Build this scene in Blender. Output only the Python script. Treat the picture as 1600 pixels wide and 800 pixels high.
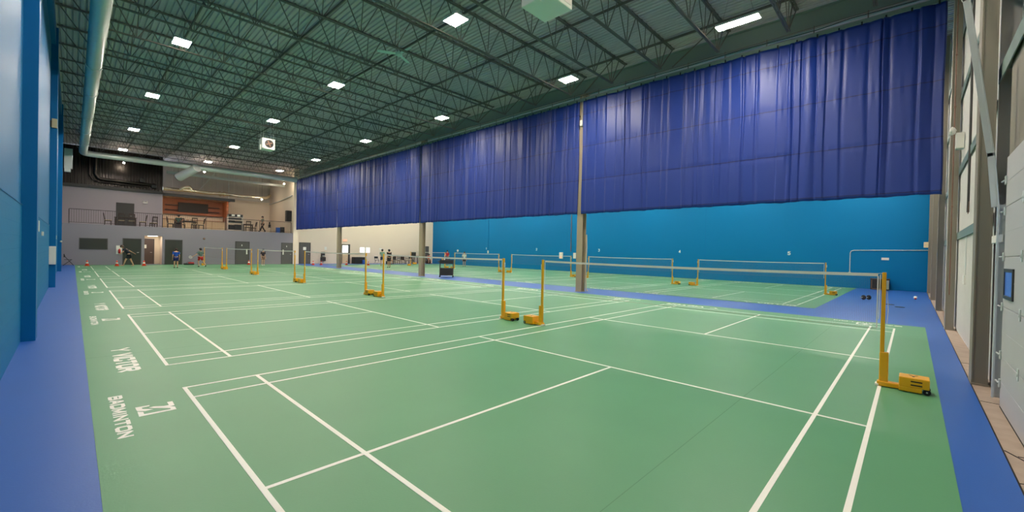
import bpy, bmesh, math, random
from mathutils import Vector, Matrix
random.seed(7)
PI = math.pi
for o in list(bpy.data.objects):
    bpy.data.objects.remove(o)
SC = bpy.context.scene
COL = SC.collection

# ------------------------------------------------------------------ camera, world, exposure
cam_d = bpy.data.cameras.new('camera')
cam_d.sensor_width = 36.0
cam_d.lens = 654.8 / 1600 * 36.0
cam_d.shift_x = -10.97 / 1600
cam_d.clip_start = 0.02
cam_d.clip_end = 200
cam = bpy.data.objects.new('camera', cam_d)
COL.objects.link(cam)
_yaw, _pitch, _roll = 0.7530, -0.0086, 0.0228
_f = Vector((math.cos(_pitch) * math.cos(_yaw), math.cos(_pitch) * math.sin(_yaw), math.sin(_pitch)))
_r = _f.cross(Vector((0, 0, 1))).normalized()
_u = _r.cross(_f)
_r2 = _r * math.cos(_roll) + _u * math.sin(_roll)
_u2 = -_r * math.sin(_roll) + _u * math.cos(_roll)
_m = Matrix((_r2, _u2, -_f)).transposed().to_4x4()
_m.translation = Vector((-0.9214, -0.2648, 1.7205))
cam.matrix_world = _m
SC.camera = cam

world = bpy.data.worlds.new('world')
SC.world = world
world.use_nodes = True
world.node_tree.nodes['Background'].inputs[0].default_value = (0.75, 0.87, 1.0, 1)
world.node_tree.nodes['Background'].inputs[1].default_value = 0.5
SC.view_settings.view_transform = 'Standard'
SC.view_settings.look = 'None'
SC.view_settings.gamma = 1.0
SC.view_settings.use_curve_mapping = False
SC.view_settings.exposure = 2.33
SC.cycles.max_bounces = 8
SC.cycles.diffuse_bounces = 4
SC.cycles.transparent_max_bounces = 16
SC.cycles.sample_clamp_indirect = 4.0
SC.cycles.caustics_reflective = False
LIGHT_E = 62.0          # radiance of the high-bay diffusers
LAMP_C = (1.0, 0.90, 0.77)

# ------------------------------------------------------------------ helpers
def lin(c):
    def f(x):
        x /= 255.0
        return x / 12.92 if x <= 0.04045 else ((x + 0.055) / 1.055) ** 2.4
    return (f(c[0]), f(c[1]), f(c[2]), 1.0)

def mat(name, rgb, rough=0.5, metal=0.0, spec=0.5, var=0.0, scale=4.0, bump=0.0, bscale=40.0, emit=None, estr=0.0, coat=0.0):
    m = bpy.data.materials.new(name)
    m.use_nodes = True
    nt = m.node_tree
    b = nt.nodes['Principled BSDF']
    c = lin(rgb)
    b.inputs['Base Color'].default_value = c
    b.inputs['Roughness'].default_value = rough
    b.inputs['Metallic'].default_value = metal
    b.inputs['Specular IOR Level'].default_value = spec
    if coat:
        b.inputs['Coat Weight'].default_value = coat
        b.inputs['Coat Roughness'].default_value = 0.25
    tc = None
    if var or bump:
        tc = nt.nodes.new('ShaderNodeTexCoord')
    if var:
        n = nt.nodes.new('ShaderNodeTexNoise')
        n.inputs['Scale'].default_value = scale
        n.inputs['Detail'].default_value = 5
        nt.links.new(tc.outputs['Object'], n.inputs['Vector'])
        mx = nt.nodes.new('ShaderNodeMix')
        mx.data_type = 'RGBA'
        mx.inputs['A'].default_value = tuple(v * (1 - var) for v in c[:3]) + (1,)
        mx.inputs['B'].default_value = tuple(min(1, v * (1 + var)) for v in c[:3]) + (1,)
        nt.links.new(n.outputs['Fac'], mx.inputs['Factor'])
        nt.links.new(mx.outputs['Result'], b.inputs['Base Color'])
    if bump:
        n2 = nt.nodes.new('ShaderNodeTexNoise')
        n2.inputs['Scale'].default_value = bscale
        n2.inputs['Detail'].default_value = 4
        nt.links.new(tc.outputs['Object'], n2.inputs['Vector'])
        bp = nt.nodes.new('ShaderNodeBump')
        bp.inputs['Strength'].default_value = bump
        bp.inputs['Distance'].default_value = 0.02
        nt.links.new(n2.outputs['Fac'], bp.inputs['Height'])
        nt.links.new(bp.outputs['Normal'], b.inputs['Normal'])
    if emit:
        b.inputs['Emission Color'].default_value = tuple(emit) + (1,)
        b.inputs['Emission Strength'].default_value = estr
    return m

class MB:
    def __init__(self):
        self.v = []; self.f = []; self.sm = []
    def add(self, vs, fs, smooth=False):
        b = len(self.v)
        self.v += [tuple(p) for p in vs]
        self.f += [tuple(b + i for i in f) for f in fs]
        self.sm += [smooth] * len(fs)
        return self
    def box(self, x0, x1, y0, y1, z0, z1, M=None):
        vs = [(x0,y0,z0),(x1,y0,z0),(x1,y1,z0),(x0,y1,z0),(x0,y0,z1),(x1,y0,z1),(x1,y1,z1),(x0,y1,z1)]
        if M: vs = [M @ Vector(p) for p in vs]
        return self.add(vs, [(0,3,2,1),(4,5,6,7),(0,1,5,4),(1,2,6,5),(2,3,7,6),(3,0,4,7)])
    def bbox(self, x0, x1, y0, y1, z0, z1, r=0.01):
        """box with bevelled edges"""
        bm = bmesh.new()
        bmesh.ops.create_cube(bm, size=1.0)
        for v in bm.verts:
            v.co = Vector(((x0+x1)/2 + v.co.x*(x1-x0), (y0+y1)/2 + v.co.y*(y1-y0), (z0+z1)/2 + v.co.z*(z1-z0)))
        bmesh.ops.bevel(bm, geom=list(bm.edges), offset=r, segments=2, affect='EDGES', profile=0.5)
        return self.bm(bm)
    def bm(self, bm, smooth=False, M=None):
        bm.verts.index_update()
        vs = [(M @ v.co) if M else v.co.copy() for v in bm.verts]
        fs = [tuple(v.index for v in f.verts) for f in bm.faces]
        bm.free()
        return self.add(vs, fs, smooth)
    def bar(self, p, q, w, h):
        """rectangular bar from p to q, w sideways, h in the upright direction"""
        p = Vector(p); q = Vector(q); d = (q - p).normalized()
        up = Vector((0,0,1)) if abs(d.z) < 0.95 else Vector((1,0,0))
        s = d.cross(up).normalized(); u = s.cross(d)
        vs = []
        for e in (p, q):
            for a, b in ((-1,-1),(1,-1),(1,1),(-1,1)):
                vs.append(e + s*(a*w/2) + u*(b*h/2))
        return self.add(vs, [(0,3,2,1),(4,5,6,7),(0,1,5,4),(1,2,6,5),(2,3,7,6),(3,0,4,7)])
    def tube(self, pts, r, n=10, caps=True):
        pts = [Vector(p) for p in pts]
        rs = r if isinstance(r, (list, tuple)) else [r]*len(pts)
        vs = []; fs = []
        prev = None
        for i, p in enumerate(pts):
            d = (pts[min(i+1, len(pts)-1)] - pts[max(i-1, 0)]).normalized()
            if prev is None:
                a = Vector((0,0,1)) if abs(d.z) < 0.9 else Vector((1,0,0))
                s = d.cross(a).normalized()
            else:
                s = (prev - d * prev.dot(d)).normalized()
            prev = s
            t = d.cross(s)
            for k in range(n):
                an = 2*PI*k/n
                vs.append(p + (s*math.cos(an) + t*math.sin(an))*rs[i])
        for i in range(len(pts)-1):
            for k in range(n):
                a = i*n+k; b = i*n+(k+1)%n
                fs.append((a, b, b+n, a+n))
        self.add(vs, fs, True)
        if caps:
            m = len(pts)
            self.add(vs[:n], [tuple(reversed(range(n)))]); self.add(vs[-n:], [tuple(range(n))])
        return self
    def lathe(self, prof, c=(0,0,0), n=16, M=None):
        vs = []; fs = []
        for r, z in prof:
            for k in range(n):
                an = 2*PI*k/n
                p = Vector((c[0]+r*math.cos(an), c[1]+r*math.sin(an), c[2]+z))
                vs.append(M @ p if M else p)
        for i in range(len(prof)-1):
            for k in range(n):
                a = i*n+k; b = i*n+(k+1)%n
                fs.append((a, b, b+n, a+n))
        fs.append(tuple(reversed(range(n)))); fs.append(tuple((len(prof)-1)*n+k for k in range(n)))
        return self.add(vs, fs, True)
    def prism(self, poly, z0, z1, M=None):
        n = len(poly)
        vs = [Vector((x, y, z0)) for x, y in poly] + [Vector((x, y, z1)) for x, y in poly]
        if M: vs = [M @ p for p in vs]
        return self.add(vs, [tuple(reversed(range(n))), tuple(range(n, 2*n))] + [(i, (i+1)%n, n+(i+1)%n, n+i) for i in range(n)])
    def ell(self, c, r, n=12, m=8, M=None):
        prof = [(max(0.0008, math.cos(-PI/2 + PI*i/m)), math.sin(-PI/2 + PI*i/m)) for i in range(m+1)]
        vs = []; fs = []
        for a, z in prof:
            for k in range(n):
                an = 2*PI*k/n
                p = Vector((r[0]*a*math.cos(an), r[1]*a*math.sin(an), r[2]*z))
                if M: p = M @ p
                vs.append(p + Vector(c))
        for i in range(m):
            for k in range(n):
                a = i*n+k; b = i*n+(k+1)%n
                fs.append((a, b, b+n, a+n))
        return self.add(vs, fs, True)
    def build(self, name, m, parent=None):
        me = bpy.data.meshes.new(name)
        me.from_pydata(self.v, [], self.f)
        me.polygons.foreach_set('use_smooth', self.sm)
        me.validate()
        me.materials.append(m)
        o = bpy.data.objects.new(name, me)
        COL.objects.link(o)
        if parent: o.parent = parent
        return o

def tag(o, label=None, cat=None, group=None, kind=None):
    if label: o['label'] = label
    if cat: o['category'] = cat
    if group: o['group'] = group
    if kind: o['kind'] = kind
    return o

def thing(name, label, cat, loc=(0,0,0), rz=0.0, group=None):
    o = bpy.data.objects.new(name, None)
    COL.objects.link(o)
    o.empty_display_size = 0.1
    o.location = loc; o.rotation_euler = (0, 0, rz)
    return tag(o, label, cat, group)

def dup(root, loc, rz=0.0, label=None, group=None):
    r = root.copy(); COL.objects.link(r)
    r.location = loc; r.rotation_euler = (0, 0, rz)
    if label: r['label'] = label
    if group: r['group'] = group
    for ch in list(root.children):
        c = ch.copy(); COL.objects.link(c); c.parent = r
        for g in list(ch.children):
            d = g.copy(); COL.objects.link(d); d.parent = c
    return r

def struct(name, mb, m, parent=None, label=None):
    o = mb.build(name, m, parent)
    if not parent:
        o['kind'] = 'structure'
    if label: o['label'] = label
    return o

# ------------------------------------------------------------------ materials
M = {}
M['green'] = mat('green_sports_floor', (86,146,102), rough=0.45, spec=0.5, var=0.07, scale=0.9, bump=0.04, bscale=60)
M['blue_floor'] = mat('blue_sports_floor', (40,92,172), rough=0.42, spec=0.5, var=0.05, scale=1.2, bump=0.04, bscale=60)
M['green_seam'] = mat('dark_green_seam', (76,128,88), rough=0.6)
M['line'] = mat('white_line_paint', (238,236,226), rough=0.5)
M['concrete'] = mat('bare_concrete', (164,146,130), rough=0.8, var=0.22, scale=5, bump=0.2, bscale=14)
M['concrete_crack'] = mat('dark_joint', (40,32,28), rough=0.9)
M['wall_blue'] = mat('glossy_blue_paint', (6,104,158), rough=0.5, spec=0.36, var=0.05, scale=0.7)
M['pilaster'] = mat('deep_blue_paint', (0,102,160), rough=0.5, spec=0.2)
M['teal'] = mat('teal_wall_paint', (0,114,168), rough=0.5, spec=0.2, var=0.06, scale=0.35)
M['grey_wall'] = mat('grey_wall_paint', (136,130,140), rough=0.6, var=0.03, scale=0.6)
M['grey_wall2'] = mat('warm_grey_wall_paint', (176,166,172), rough=0.6, var=0.03, scale=0.6)
M['white_wall'] = mat('white_wall_paint', (230,214,192), rough=0.6, var=0.03, scale=0.5)
M['black_metal'] = mat('black_ribbed_metal', (60,56,54), rough=0.28, metal=0.9)
M['deck'] = mat('dark_painted_deck', (194,182,182), rough=0.6)
M['joist'] = mat('dark_joist_paint', (108,98,92), rough=0.55)
M['girder'] = mat('grey_girder_paint', (120,136,130), rough=0.5)
M['column'] = mat('taupe_steel_paint', (158,144,120), rough=0.5, var=0.04, scale=2)
M['column_dark'] = mat('taupe_steel_shop_paint', (138,130,116), rough=0.55, var=0.05, scale=2)
M['galv'] = mat('galvanised_metal', (206,208,204), rough=0.32, metal=0.25, var=0.08, scale=6)
M['foil'] = mat('foil_duct', (225,215,190), rough=0.25, metal=0.9, bump=0.6, bscale=18)
M['yellow'] = mat('yellow_enamel', (238,170,10), rough=0.4, var=0.03, scale=8, coat=0.2)
M['black'] = mat('black_plastic', (22,22,24), rough=0.5)
M['rubber'] = mat('black_rubber', (16,16,17), rough=0.7)
M['white_p'] = mat('white_plastic', (226,222,212), rough=0.45)
M['white_tape'] = mat('white_net_tape', (230,222,212), rough=0.7)
M['cord'] = mat('brown_net_cord', (150,120,112), rough=0.8)
M['curtain'] = mat('royal_blue_vinyl', (12,46,128), rough=0.47, spec=0.5, bump=0.15, bscale=5)
M['curtain_seam'] = mat('navy_curtain_seam', (10,20,80), rough=0.5)
M['lamp'] = mat('lamp_diffuser', (255,250,240), rough=0.5, emit=LAMP_C, estr=LIGHT_E)
M['lamp_house'] = mat('lamp_housing', (210,210,205), rough=0.4)
M['liner'] = mat('white_metal_liner', (206,202,198), rough=0.5, var=0.03, scale=1.5)
M['door_white'] = mat('white_sectional_door', (186,182,182), rough=0.5, var=0.04, scale=2)
M['door_grey'] = mat('dark_grey_door', (84,82,80), rough=0.5, var=0.04, scale=2)
M['door_brown'] = mat('brown_door', (84,68,62), rough=0.5)
M['frame_grey'] = mat('dark_frame', (58,56,54), rough=0.5)
M['glass_dark'] = mat('dark_glass', (52,54,50), rough=0.12, spec=0.7)
M['glass_blue'] = mat('blue_dusk_pane', (60,92,160), rough=0.2, emit=(0.10,0.22,0.62), estr=0.06)
M['daylit'] = mat('daylit_pane', (240,248,250), rough=0.3, emit=(0.92,1.0,0.96), estr=0.45)
M['wood'] = mat('walnut_panel', (160,100,68), rough=0.45, var=0.18, scale=2.5)
M['darkwood'] = mat('dark_stained_wood', (52,34,28), rough=0.4)
M['cream'] = mat('cream_laminate', (226,200,160), rough=0.45)
M['seat'] = mat('beige_seat_cushion', (196,180,148), rough=0.8)
M['orange'] = mat('orange_cone_plastic', (232,72,34), rough=0.45)
M['red'] = mat('red_plastic', (190,32,28), rough=0.45)
M['rail'] = mat('dark_rail_paint', (62,56,56), rough=0.5)
M['heater'] = mat('pale_enamel', (224,226,214), rough=0.4)
M['fan'] = mat('pale_fan_enamel', (196,214,206), rough=0.4)
M['copper'] = mat('brown_conduit', (130,98,82), rough=0.4, metal=0.3)
M['gold_letter'] = mat('dark_logo_print', (44,30,20), rough=0.5)
M['skin'] = mat('skin', (206,156,124), rough=0.55)
M['hair'] = mat('black_hair', (26,20,18), rough=0.6)
M['hair_brown'] = mat('dark_brown_hair', (58,38,26), rough=0.6)
M['blue_bin'] = mat('blue_plastic', (24,84,168), rough=0.45)
M['menu'] = mat('black_menu_board', (34,32,30), rough=0.45)
M['orange_glow'] = mat('warm_downlight', (255,220,170), rough=0.5, emit=(1.0,0.74,0.5), estr=30)
M['mez_lamp'] = mat('round_lamp_glass', (255,245,225), rough=0.5, emit=(1.0,0.86,0.66), estr=45)
M['alcove_lamp'] = mat('alcove_diffuser', (255,250,240), rough=0.5, emit=(1.0,0.9,0.82), estr=2.6)
M['sign'] = mat('pale_sign_face', (236,180,150), rough=0.5, emit=(1.0,0.45,0.3), estr=0.10)
M['paper'] = mat('white_paper', (236,234,224), rough=0.8)
M['liner_grey'] = mat('grey_metal_panel', (200,194,186), rough=0.5)
M['teal_cloth'] = mat('grey_teal_cloth', (84,116,106), rough=0.8)

def block_wall_material():
    m = mat('painted_block_wall', (0,108,160), rough=0.6, spec=0.2)
    nt = m.node_tree; b = nt.nodes['Principled BSDF']
    tc = nt.nodes.new('ShaderNodeTexCoord')
    mp = nt.nodes.new('ShaderNodeMapping'); mp.inputs['Rotation'].default_value = (0, PI/2, PI/2)
    sep = nt.nodes.new('ShaderNodeSeparateXYZ'); cmb = nt.nodes.new('ShaderNodeCombineXYZ')
    nt.links.new(tc.outputs['Object'], sep.inputs[0])
    nt.links.new(sep.outputs['Y'], cmb.inputs['X']); nt.links.new(sep.outputs['Z'], cmb.inputs['Y'])
    br = nt.nodes.new('ShaderNodeTexBrick')
    br.inputs['Scale'].default_value = 1.0
    br.inputs['Brick Width'].default_value = 0.4
    br.inputs['Row Height'].default_value = 0.2
    br.inputs['Mortar Size'].default_value = 0.008
    nt.links.new(cmb.outputs[0], br.inputs['Vector'])
    bp = nt.nodes.new('ShaderNodeBump'); bp.inputs['Strength'].default_value = 0.5; bp.inputs['Distance'].default_value = 0.006
    bp.invert = True
    nt.links.new(br.outputs['Fac'], bp.inputs['Height'])
    nt.links.new(bp.outputs['Normal'], b.inputs['Normal'])
    return m
M['block'] = block_wall_material()

# ------------------------------------------------------------------ dimensions
XL, XR = -1.52, 32.1            # left blue wall, teal wall
YN, YF = -1.13, 45.9            # wall with the overhead doors, far wall
ZD = 9.75                       # underside of roof deck
CL, CW = 13.4, 6.1              # badminton court
SP = 7.407                      # court pitch in the main hall
Y2, SP2, X2 = 2.78, 7.62, 17.5  # second hall courts
YB = 53.8                       # back of the mezzanine
ZM = 3.13                       # mezzanine floor
Y2F = 46.6                      # far wall of second hall

# ------------------------------------------------------------------ floor
floor = struct('floor', MB().box(-3, 33.2, -2.6, 55, -0.25, -0.012), M['concrete'], label='concrete floor under the sports surface')
blue = MB().box(XL+0.001, XR, -0.91, 46.6, -0.012, 0.0).build('blue_border_surface', M['blue_floor'], floor)
MB().box(-0.77, 14.32, -0.56, 45.88, 0.0, 0.003).build('green_court_surface', M['green'], floor)
MB().box(16.82, XR, 2.17, 43.6, 0.0, 0.003).build('green_court_surface', M['green'], floor)
cr = MB()
for (a, b) in (((4.9,-1.0),(4.93,-1.14)), ((6.9,-0.93),(6.86,-1.14)), ((5.0,-0.93),(4.6,-1.14)), ((4.2,-0.92),(4.3,-1.14)), ((9.6,-0.93),(9.62,-1.14))):
    cr.bar((a[0],a[1],-0.0105), (b[0],b[1],-0.0105), 0.012, 0.003)
cr.box(-2.4, 32, -0.925, -0.911, -0.012, -0.009)
cr.build('expansion_joint', M['concrete_crack'], floor)

LZ0, LZ1 = 0.003, 0.005
LW = 0.04
def court_lines(x0, y0):
    b = MB()
    def rect(xa, xb, ya, yb): b.box(x0+xa, x0+xb, y0+ya, y0+yb, LZ0, LZ1)
    for ya in (0, 0.46, CW-0.46-LW, CW-LW): rect(0, CL, ya, ya+LW)
    e = 0.0004
    for xa in (0, 0.76, 4.70, 8.66, CL-0.76-LW, CL-LW):
        b.box(x0+xa, x0+xa+LW, y0, y0+CW, LZ0, LZ1+e)
    b.box(x0, x0+4.72, y0+3.05-LW/2, y0+3.05+LW/2, LZ0, LZ1-e)
    b.box(x0+8.68, x0+CL, y0+3.05-LW/2, y0+3.05+LW/2, LZ0, LZ1-e)
    return b.build('court_lines', M['line'], floor)
sm_ = MB()
for ys in [1.21+7.407*k for k in range(6)]:
    sm_.box(-0.76, 14.3, ys, ys+0.006, 0.003, 0.0034)
sm_.build('mat_seams', M['green_seam'], floor)
courts1 = [(0.0, k*SP) for k in range(6)]
courts2 = [(X2, Y2 + k*SP2) for k in range(5)]
for c in courts1 + courts2: court_lines(*c)

# stroke glyphs on a 0..1 x 0..1 cell
GL = {
 'B': [[(0,0),(0,1),(.8,1),(1,.88),(1,.62),(.82,.52),(0,.52)],[(.82,.52),(1,.4),(1,.12),(.8,0),(0,0)]],
 'A': [[(0,0),(.42,1),(.58,1),(1,0)],[(.2,.32),(.8,.32)]],
 'D': [[(0,0),(0,1),(.75,1),(1,.85),(1,.15),(.75,0),(0,0)]],
 'M': [[(0,0),(0,1),(.5,.15),(1,1),(1,0)]],
 'I': [[(.5,0),(.5,1)]],
 'N': [[(0,0),(0,1),(1,0),(1,1)]],
 'T': [[(0,1),(1,1)],[(.5,1),(.5,0)]],
 'O': [[(.2,0),(0,.15),(0,.85),(.2,1),(.8,1),(1,.85),(1,.15),(.8,0),(.2,0)]],
 'V': [[(0,1),(.5,0),(1,1)]],
 'C': [[(1,.75),(.9,1),(.15,1),(0,.85),(0,.15),(.15,0),(.9,0),(1,.25)]],
 'R': [[(0,0),(0,1),(.8,1),(1,.88),(1,.6),(.8,.48),(0,.48)],[(.5,.48),(1,0)]],
 'Y': [[(0,1),(.5,.45),(1,1)],[(.5,.45),(.5,0)]],
 '1': [[(.2,.8),(.55,1),(.55,0)]],
 '2': [[(0,.8),(.2,1),(.8,1),(1,.8),(1,.6),(0,0),(1,0)]],
 '3': [[(0,1),(1,1),(.5,.58),(.9,.5),(1,.3),(.9,.08),(.6,0),(.2,0),(0,.15)]],
 '4': [[(.75,0),(.75,1),(0,.3),(1,.3)]],
 '5': [[(1,1),(.1,1),(.05,.55),(.7,.6),(1,.4),(1,.15),(.75,0),(.2,0),(0,.15)]],
}
def word(mb, text, origin, ux, uy, h, w, gap, t, un, th=0.001):
    """strokes in the plane origin + ux*a + uy*b, raised along un"""
    o = Vector(origin); ux = Vector(ux); uy = Vector(uy); un = Vector(un)
    x = 0.0; k = 0
    for ch in text:
        if ch == ' ':
            x += w*0.6; continue
        cw = w*0.35 if ch == 'I' else w
        for pl in GL[ch]:
            for (a, b) in zip(pl[:-1], pl[1:]):
                k += 1
                off = un * (0.00006 * (k % 9))
                A = Vector((x + t/2 + a[0]*(cw-t), t/2 + a[1]*(h-t)))
                B = Vector((x + t/2 + b[0]*(cw-t), t/2 + b[1]*(h-t)))
                d = (B-A)
                if d.length < 1e-6: continue
                d.normalize(); n = Vector((-d.y, d.x))*(t/2)
                e = d*(t*0.30)
                q = [A-e-n, B+e-n, B+e+n, A-e+n]
                lo = [o + ux*p.x + uy*p.y + off for p in q]
                hi = [p + un*th for p in lo]
                mb.add(lo+hi, [(3,2,1,0),(4,5,6,7),(0,1,5,4),(1,2,6,5),(2,3,7,6),(3,0,4,7)])
        x += cw + gap
    return x
LOGO1 = [(-0.453,5.633),(-0.339,5.624),(-0.347,5.592),(-0.407,5.582),(-0.405,5.532),(-0.328,5.459),(-0.391,5.444),(-0.447,5.491),(-0.452,5.536)]
LOGO2 = [(-0.449,5.466),(-0.408,5.427),(-0.408,5.348),(-0.2,5.339),(-0.201,5.381),(-0.245,5.425),(-0.319,5.489),(-0.354,5.539),(-0.313,5.546),(-0.237,5.497),(-0.197,5.494),(-0.198,5.616),(-0.153,5.612),(-0.155,5.453),(-0.196,5.446),(-0.159,5.40),(-0.159,5.299),(-0.45,5.293)]
def letter_set(x0, y0):
    b = MB()
    up = (0,0,1); z = 0.003
    def side(T):
        def P(x, y): 
            p = T @ Vector((x, y, 0)); return (p.x, p.y, z)
        R = T.to_3x3()
        ux = R @ Vector((0,-1,0)); uy = R @ Vector((1,0,0))
        word(b, 'BADMINTON', P(-0.635, 6.22), ux, uy, 0.115, 0.152, 0.022, 0.03, up)
        word(b, 'Y', P(-0.49, 1.74), ux, uy, 0.235, 0.27, 0.0, 0.045, up)
        word(b, 'VICTOR', P(-0.49, 1.27), ux, uy, 0.235, 0.222, 0.022, 0.058, up)
        for L in (LOGO1, LOGO2):
            b.prism([(P(x, y)[0], P(x, y)[1]) for x, y in L], z, z+0.0012)
    side(Matrix.Translation((x0, y0, 0)))
    side(Matrix.Translation((x0+CL, y0+CW, 0)) @ Matrix.Rotation(PI, 4, 'Z'))
    return b.build('painted_lettering', M['line'], floor)
for c in courts1 + courts2: letter_set(*c)

# ------------------------------------------------------------------ walls
wl = MB().box(XL-0.25, XL, -2.6, YB, 2.35, 10.2)
wall_left = struct('wall_left', wl, M['wall_blue'], label='smooth blue wall on the left, block courses below')
MB().box(XL-0.25, XL+0.012, -2.6, YF, 0.0, 2.33).build('block_base', M['block'], wall_left)
MB().box(XL-0.25, XL+0.02, -2.6, YF, 2.33, 2.35).build('base_ledge', M['pilaster'], wall_left)
for y in (-1.9, 10.78, 23.3, 36.05):
    MB().box(XL, -1.34, y, y+0.45, 0.0, ZD).build('wall_pilaster', M['pilaster'], wall_left)
MB().box(XL, -1.40, -1.1, YF, 9.1, ZD).build('wall_ledger', M['pilaster'], wall_left)

wall_right = struct('wall_right', MB().box(XR, XR+0.25, YN-0.3, Y2F, 0, 10.2), M['teal'], label='teal wall of the second hall')
for y in (11.24, 24.3, 36.2):
    MB().box(XR-0.004, XR, y, y+0.02, 0.02, 9.7).build('wall_joint', M['pilaster'], wall_right)
nums = {'5':5.77,'4':13.2,'3':20.65,'2':28.2,'1':35.92}
nm = MB()
for ch, y in nums.items():
    word(nm, ch, (XR-0.002, y+0.09, 1.96), (0,-1,0), (0,0,1), 0.24, 0.17, 0, 0.045, (-1,0,0), 0.004)
nm.build('court_numbers', M['line'], wall_right)

# far wall below the mezzanine, with an alcove
fw = MB()
fw.box(XL-0.2, 3.16, YF, YF+0.2, 0, ZM+0.02)
fw.box(4.30, 15.0, YF, YF+0.2, 0, ZM+0.02)
fw.box(3.16, 4.30, YF, YF+0.2, 2.4, ZM+0.02)
wall_far = struct('wall_far', fw, M['grey_wall'], label='grey wall under the mezzanine')
al = MB().box(3.02, 3.16, YF+0.2, 47.6, 0, 2.5).box(4.32, 4.46, YF+0.2, 47.6, 0, 2.5).box(3.02, 4.46, 47.6, 47.75, 0, 2.5).box(3.02, 4.46, YF+0.2, 47.75, 2.45, 2.6)
al.build('alcove_lining', M['white_wall'], wall_far)
struct('floor_mezzanine', MB().box(XL-0.2, 14.6, YF+0.2, YB, ZM-0.25, ZM), M['grey_wall'], label='mezzanine floor slab')
t = thing('alcove_light', 'bright flat ceiling panel inside the alcove with the brown door', 'ceiling light', (3.75, 46.7, 2.39))
MB().bbox(-0.34, 0.34, -0.34, 0.34, 0.004, 0.05, 0.004).build('housing', M['lamp_house'], t)
MB().box(-0.3, 0.3, -0.3, 0.3, -0.004, 0.003).build('diffuser', M['alcove_lamp'], t)
pil = MB().box(14.52, 15.02, YF-0.03, YF+0.5, 0, ZD)
struct('wall_pier', pil, M['white_wall'])
bpy.data.objects['wall_pier'].name = 'trim_1'
bpy.data.objects['trim_1']['label'] = 'white wall end between the two halls'

# mezzanine walls
wall_mez = struct('wall_mezzanine', MB().box(XL-0.2, 4.72, 50, 50.15, ZM, 6.34), M['grey_wall2'], label='warm grey wall on the mezzanine')
MB().box(4.60, 4.75, 50.15, YB, ZM, 6.34).build('wall_return', M['white_wall'], wall_mez)
bk = MB().box(4.6, 14.8, YB, YB+0.2, ZM, 10.2)
wall_back = struct('wall_back', bk, M['white_wall'], label='pale wall at the back of the mezzanine')
rb = MB()
x = 4.7
while x < 14.5:
    rb.prism([(x, YB-0.003), (x+0.02, YB-0.02), (x+0.06, YB-0.02), (x+0.08, YB-0.003)], 6.75, 9.7)
    x += 0.6
rb.box(4.7, 14.6, YB-0.004, YB, 6.75, 9.7)
rb.build('metal_liner', M['liner_grey'], wall_back)
wall_side = struct('wall_side', MB().box(14.6, 14.8, YF+0.5, YB, ZM, 10.2), M['white_wall'], label='white side wall of the mezzanine')
# ribbed black bulkhead above the grey wall
bb = MB().box(-1.5, 4.72, 50.0, 50.2, 6.34, 9.7)
blk = struct('trim_2', bb, M['black_metal'], label='black ribbed metal bulkhead above the mezzanine wall')
rr = MB(); x = -1.45
while x < 4.6:
    rr.prism([(x, 49.999), (x+0.03, 49.94), (x+0.10, 49.94), (x+0.13, 49.999)], 6.55, 9.6)
    x += 0.2
rr.build('metal_ribs', M['black_metal'], blk)
MB().box(-1.5, 4.74, 49.86, 50.0, 6.30, 6.56).build('base_channel', M['frame_grey'], blk)

# second hall far wall
w2 = MB()
w2.box(15.0, 19.9, Y2F, Y2F+0.2, 0, 10.2).box(20.62, XR+0.2, Y2F, Y2F+0.2, 0, 10.2).box(19.9, 20.62, Y2F, Y2F+0.2, 2.15, 10.2)
wall_far2 = struct('wall_far_second_hall', w2, M['white_wall'], label='white far wall of the second hall')
MB().box(XR-0.55, XR, Y2F-0.02, Y2F, 0, 9.7).build('corner_panel', M['white_wall'], wall_far2)

# near wall: white ribbed liner panels
wn = MB().box(8.3, XR+0.2, YN-0.12, YN, 0, 10.2).box(-2.6, 8.3, YN-0.32, YN-0.20, 3.02, 10.2)
wall_near = struct('wall_near', wn, M['liner'], label='white metal clad wall with overhead doors')
lr = MB(); x = 8.45
while x < XR:
    lr.prism([(x, YN), (x+0.02, YN+0.018), (x+0.06, YN+0.018), (x+0.08, YN)], 0.05, 9.7)
    x += 0.3
x = 5.0
while x < 8.2:
    lr.prism([(x, YN-0.2), (x+0.02, YN-0.18), (x+0.06, YN-0.18), (x+0.08, YN-0.2)], 3.02, 9.7)
    x += 0.3
lr.build('liner_ribs', M['liner'], wall_near)
MB().box(8.24, 8.3, YN-0.5, YN, 0, 9.7).build('wall_return', M['liner'], wall_near)
MB().box(6.5, 8.24, YN-0.56, YN-0.50, -0.012, 3.02).box(6.80, 8.24, YN-0.5, YN-0.2, 2.96, 3.02).build('door_recess', M['frame_grey'], wall_near)
MB().box(XL-0.25, 5.0, -2.6, -2.4, 0, 10.2).build('rear_cladding', M['liner'], wall_near)

# ceiling deck, ribbed
prof = []
x = XL - 0.1
while x < XR + 0.2:
    prof += [(x, ZD), (x+0.085, ZD), (x+0.105, ZD+0.045), (x+0.145, ZD+0.045)]
    x += 0.165
n = len(prof)
dv = [(a, -2.6, z) for a, z in prof] + [(a, YB+0.2, z) for a, z in prof]
dk = MB().add(dv, [(i, i+1, n+i+1, n+i) for i in range(n-1)])
dk.box(XL-0.2, XR+0.3, -2.6, YB+0.2, ZD+0.06, ZD+0.12)
ceiling = struct('ceiling', dk, M['deck'], label='dark corrugated roof deck')

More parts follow.
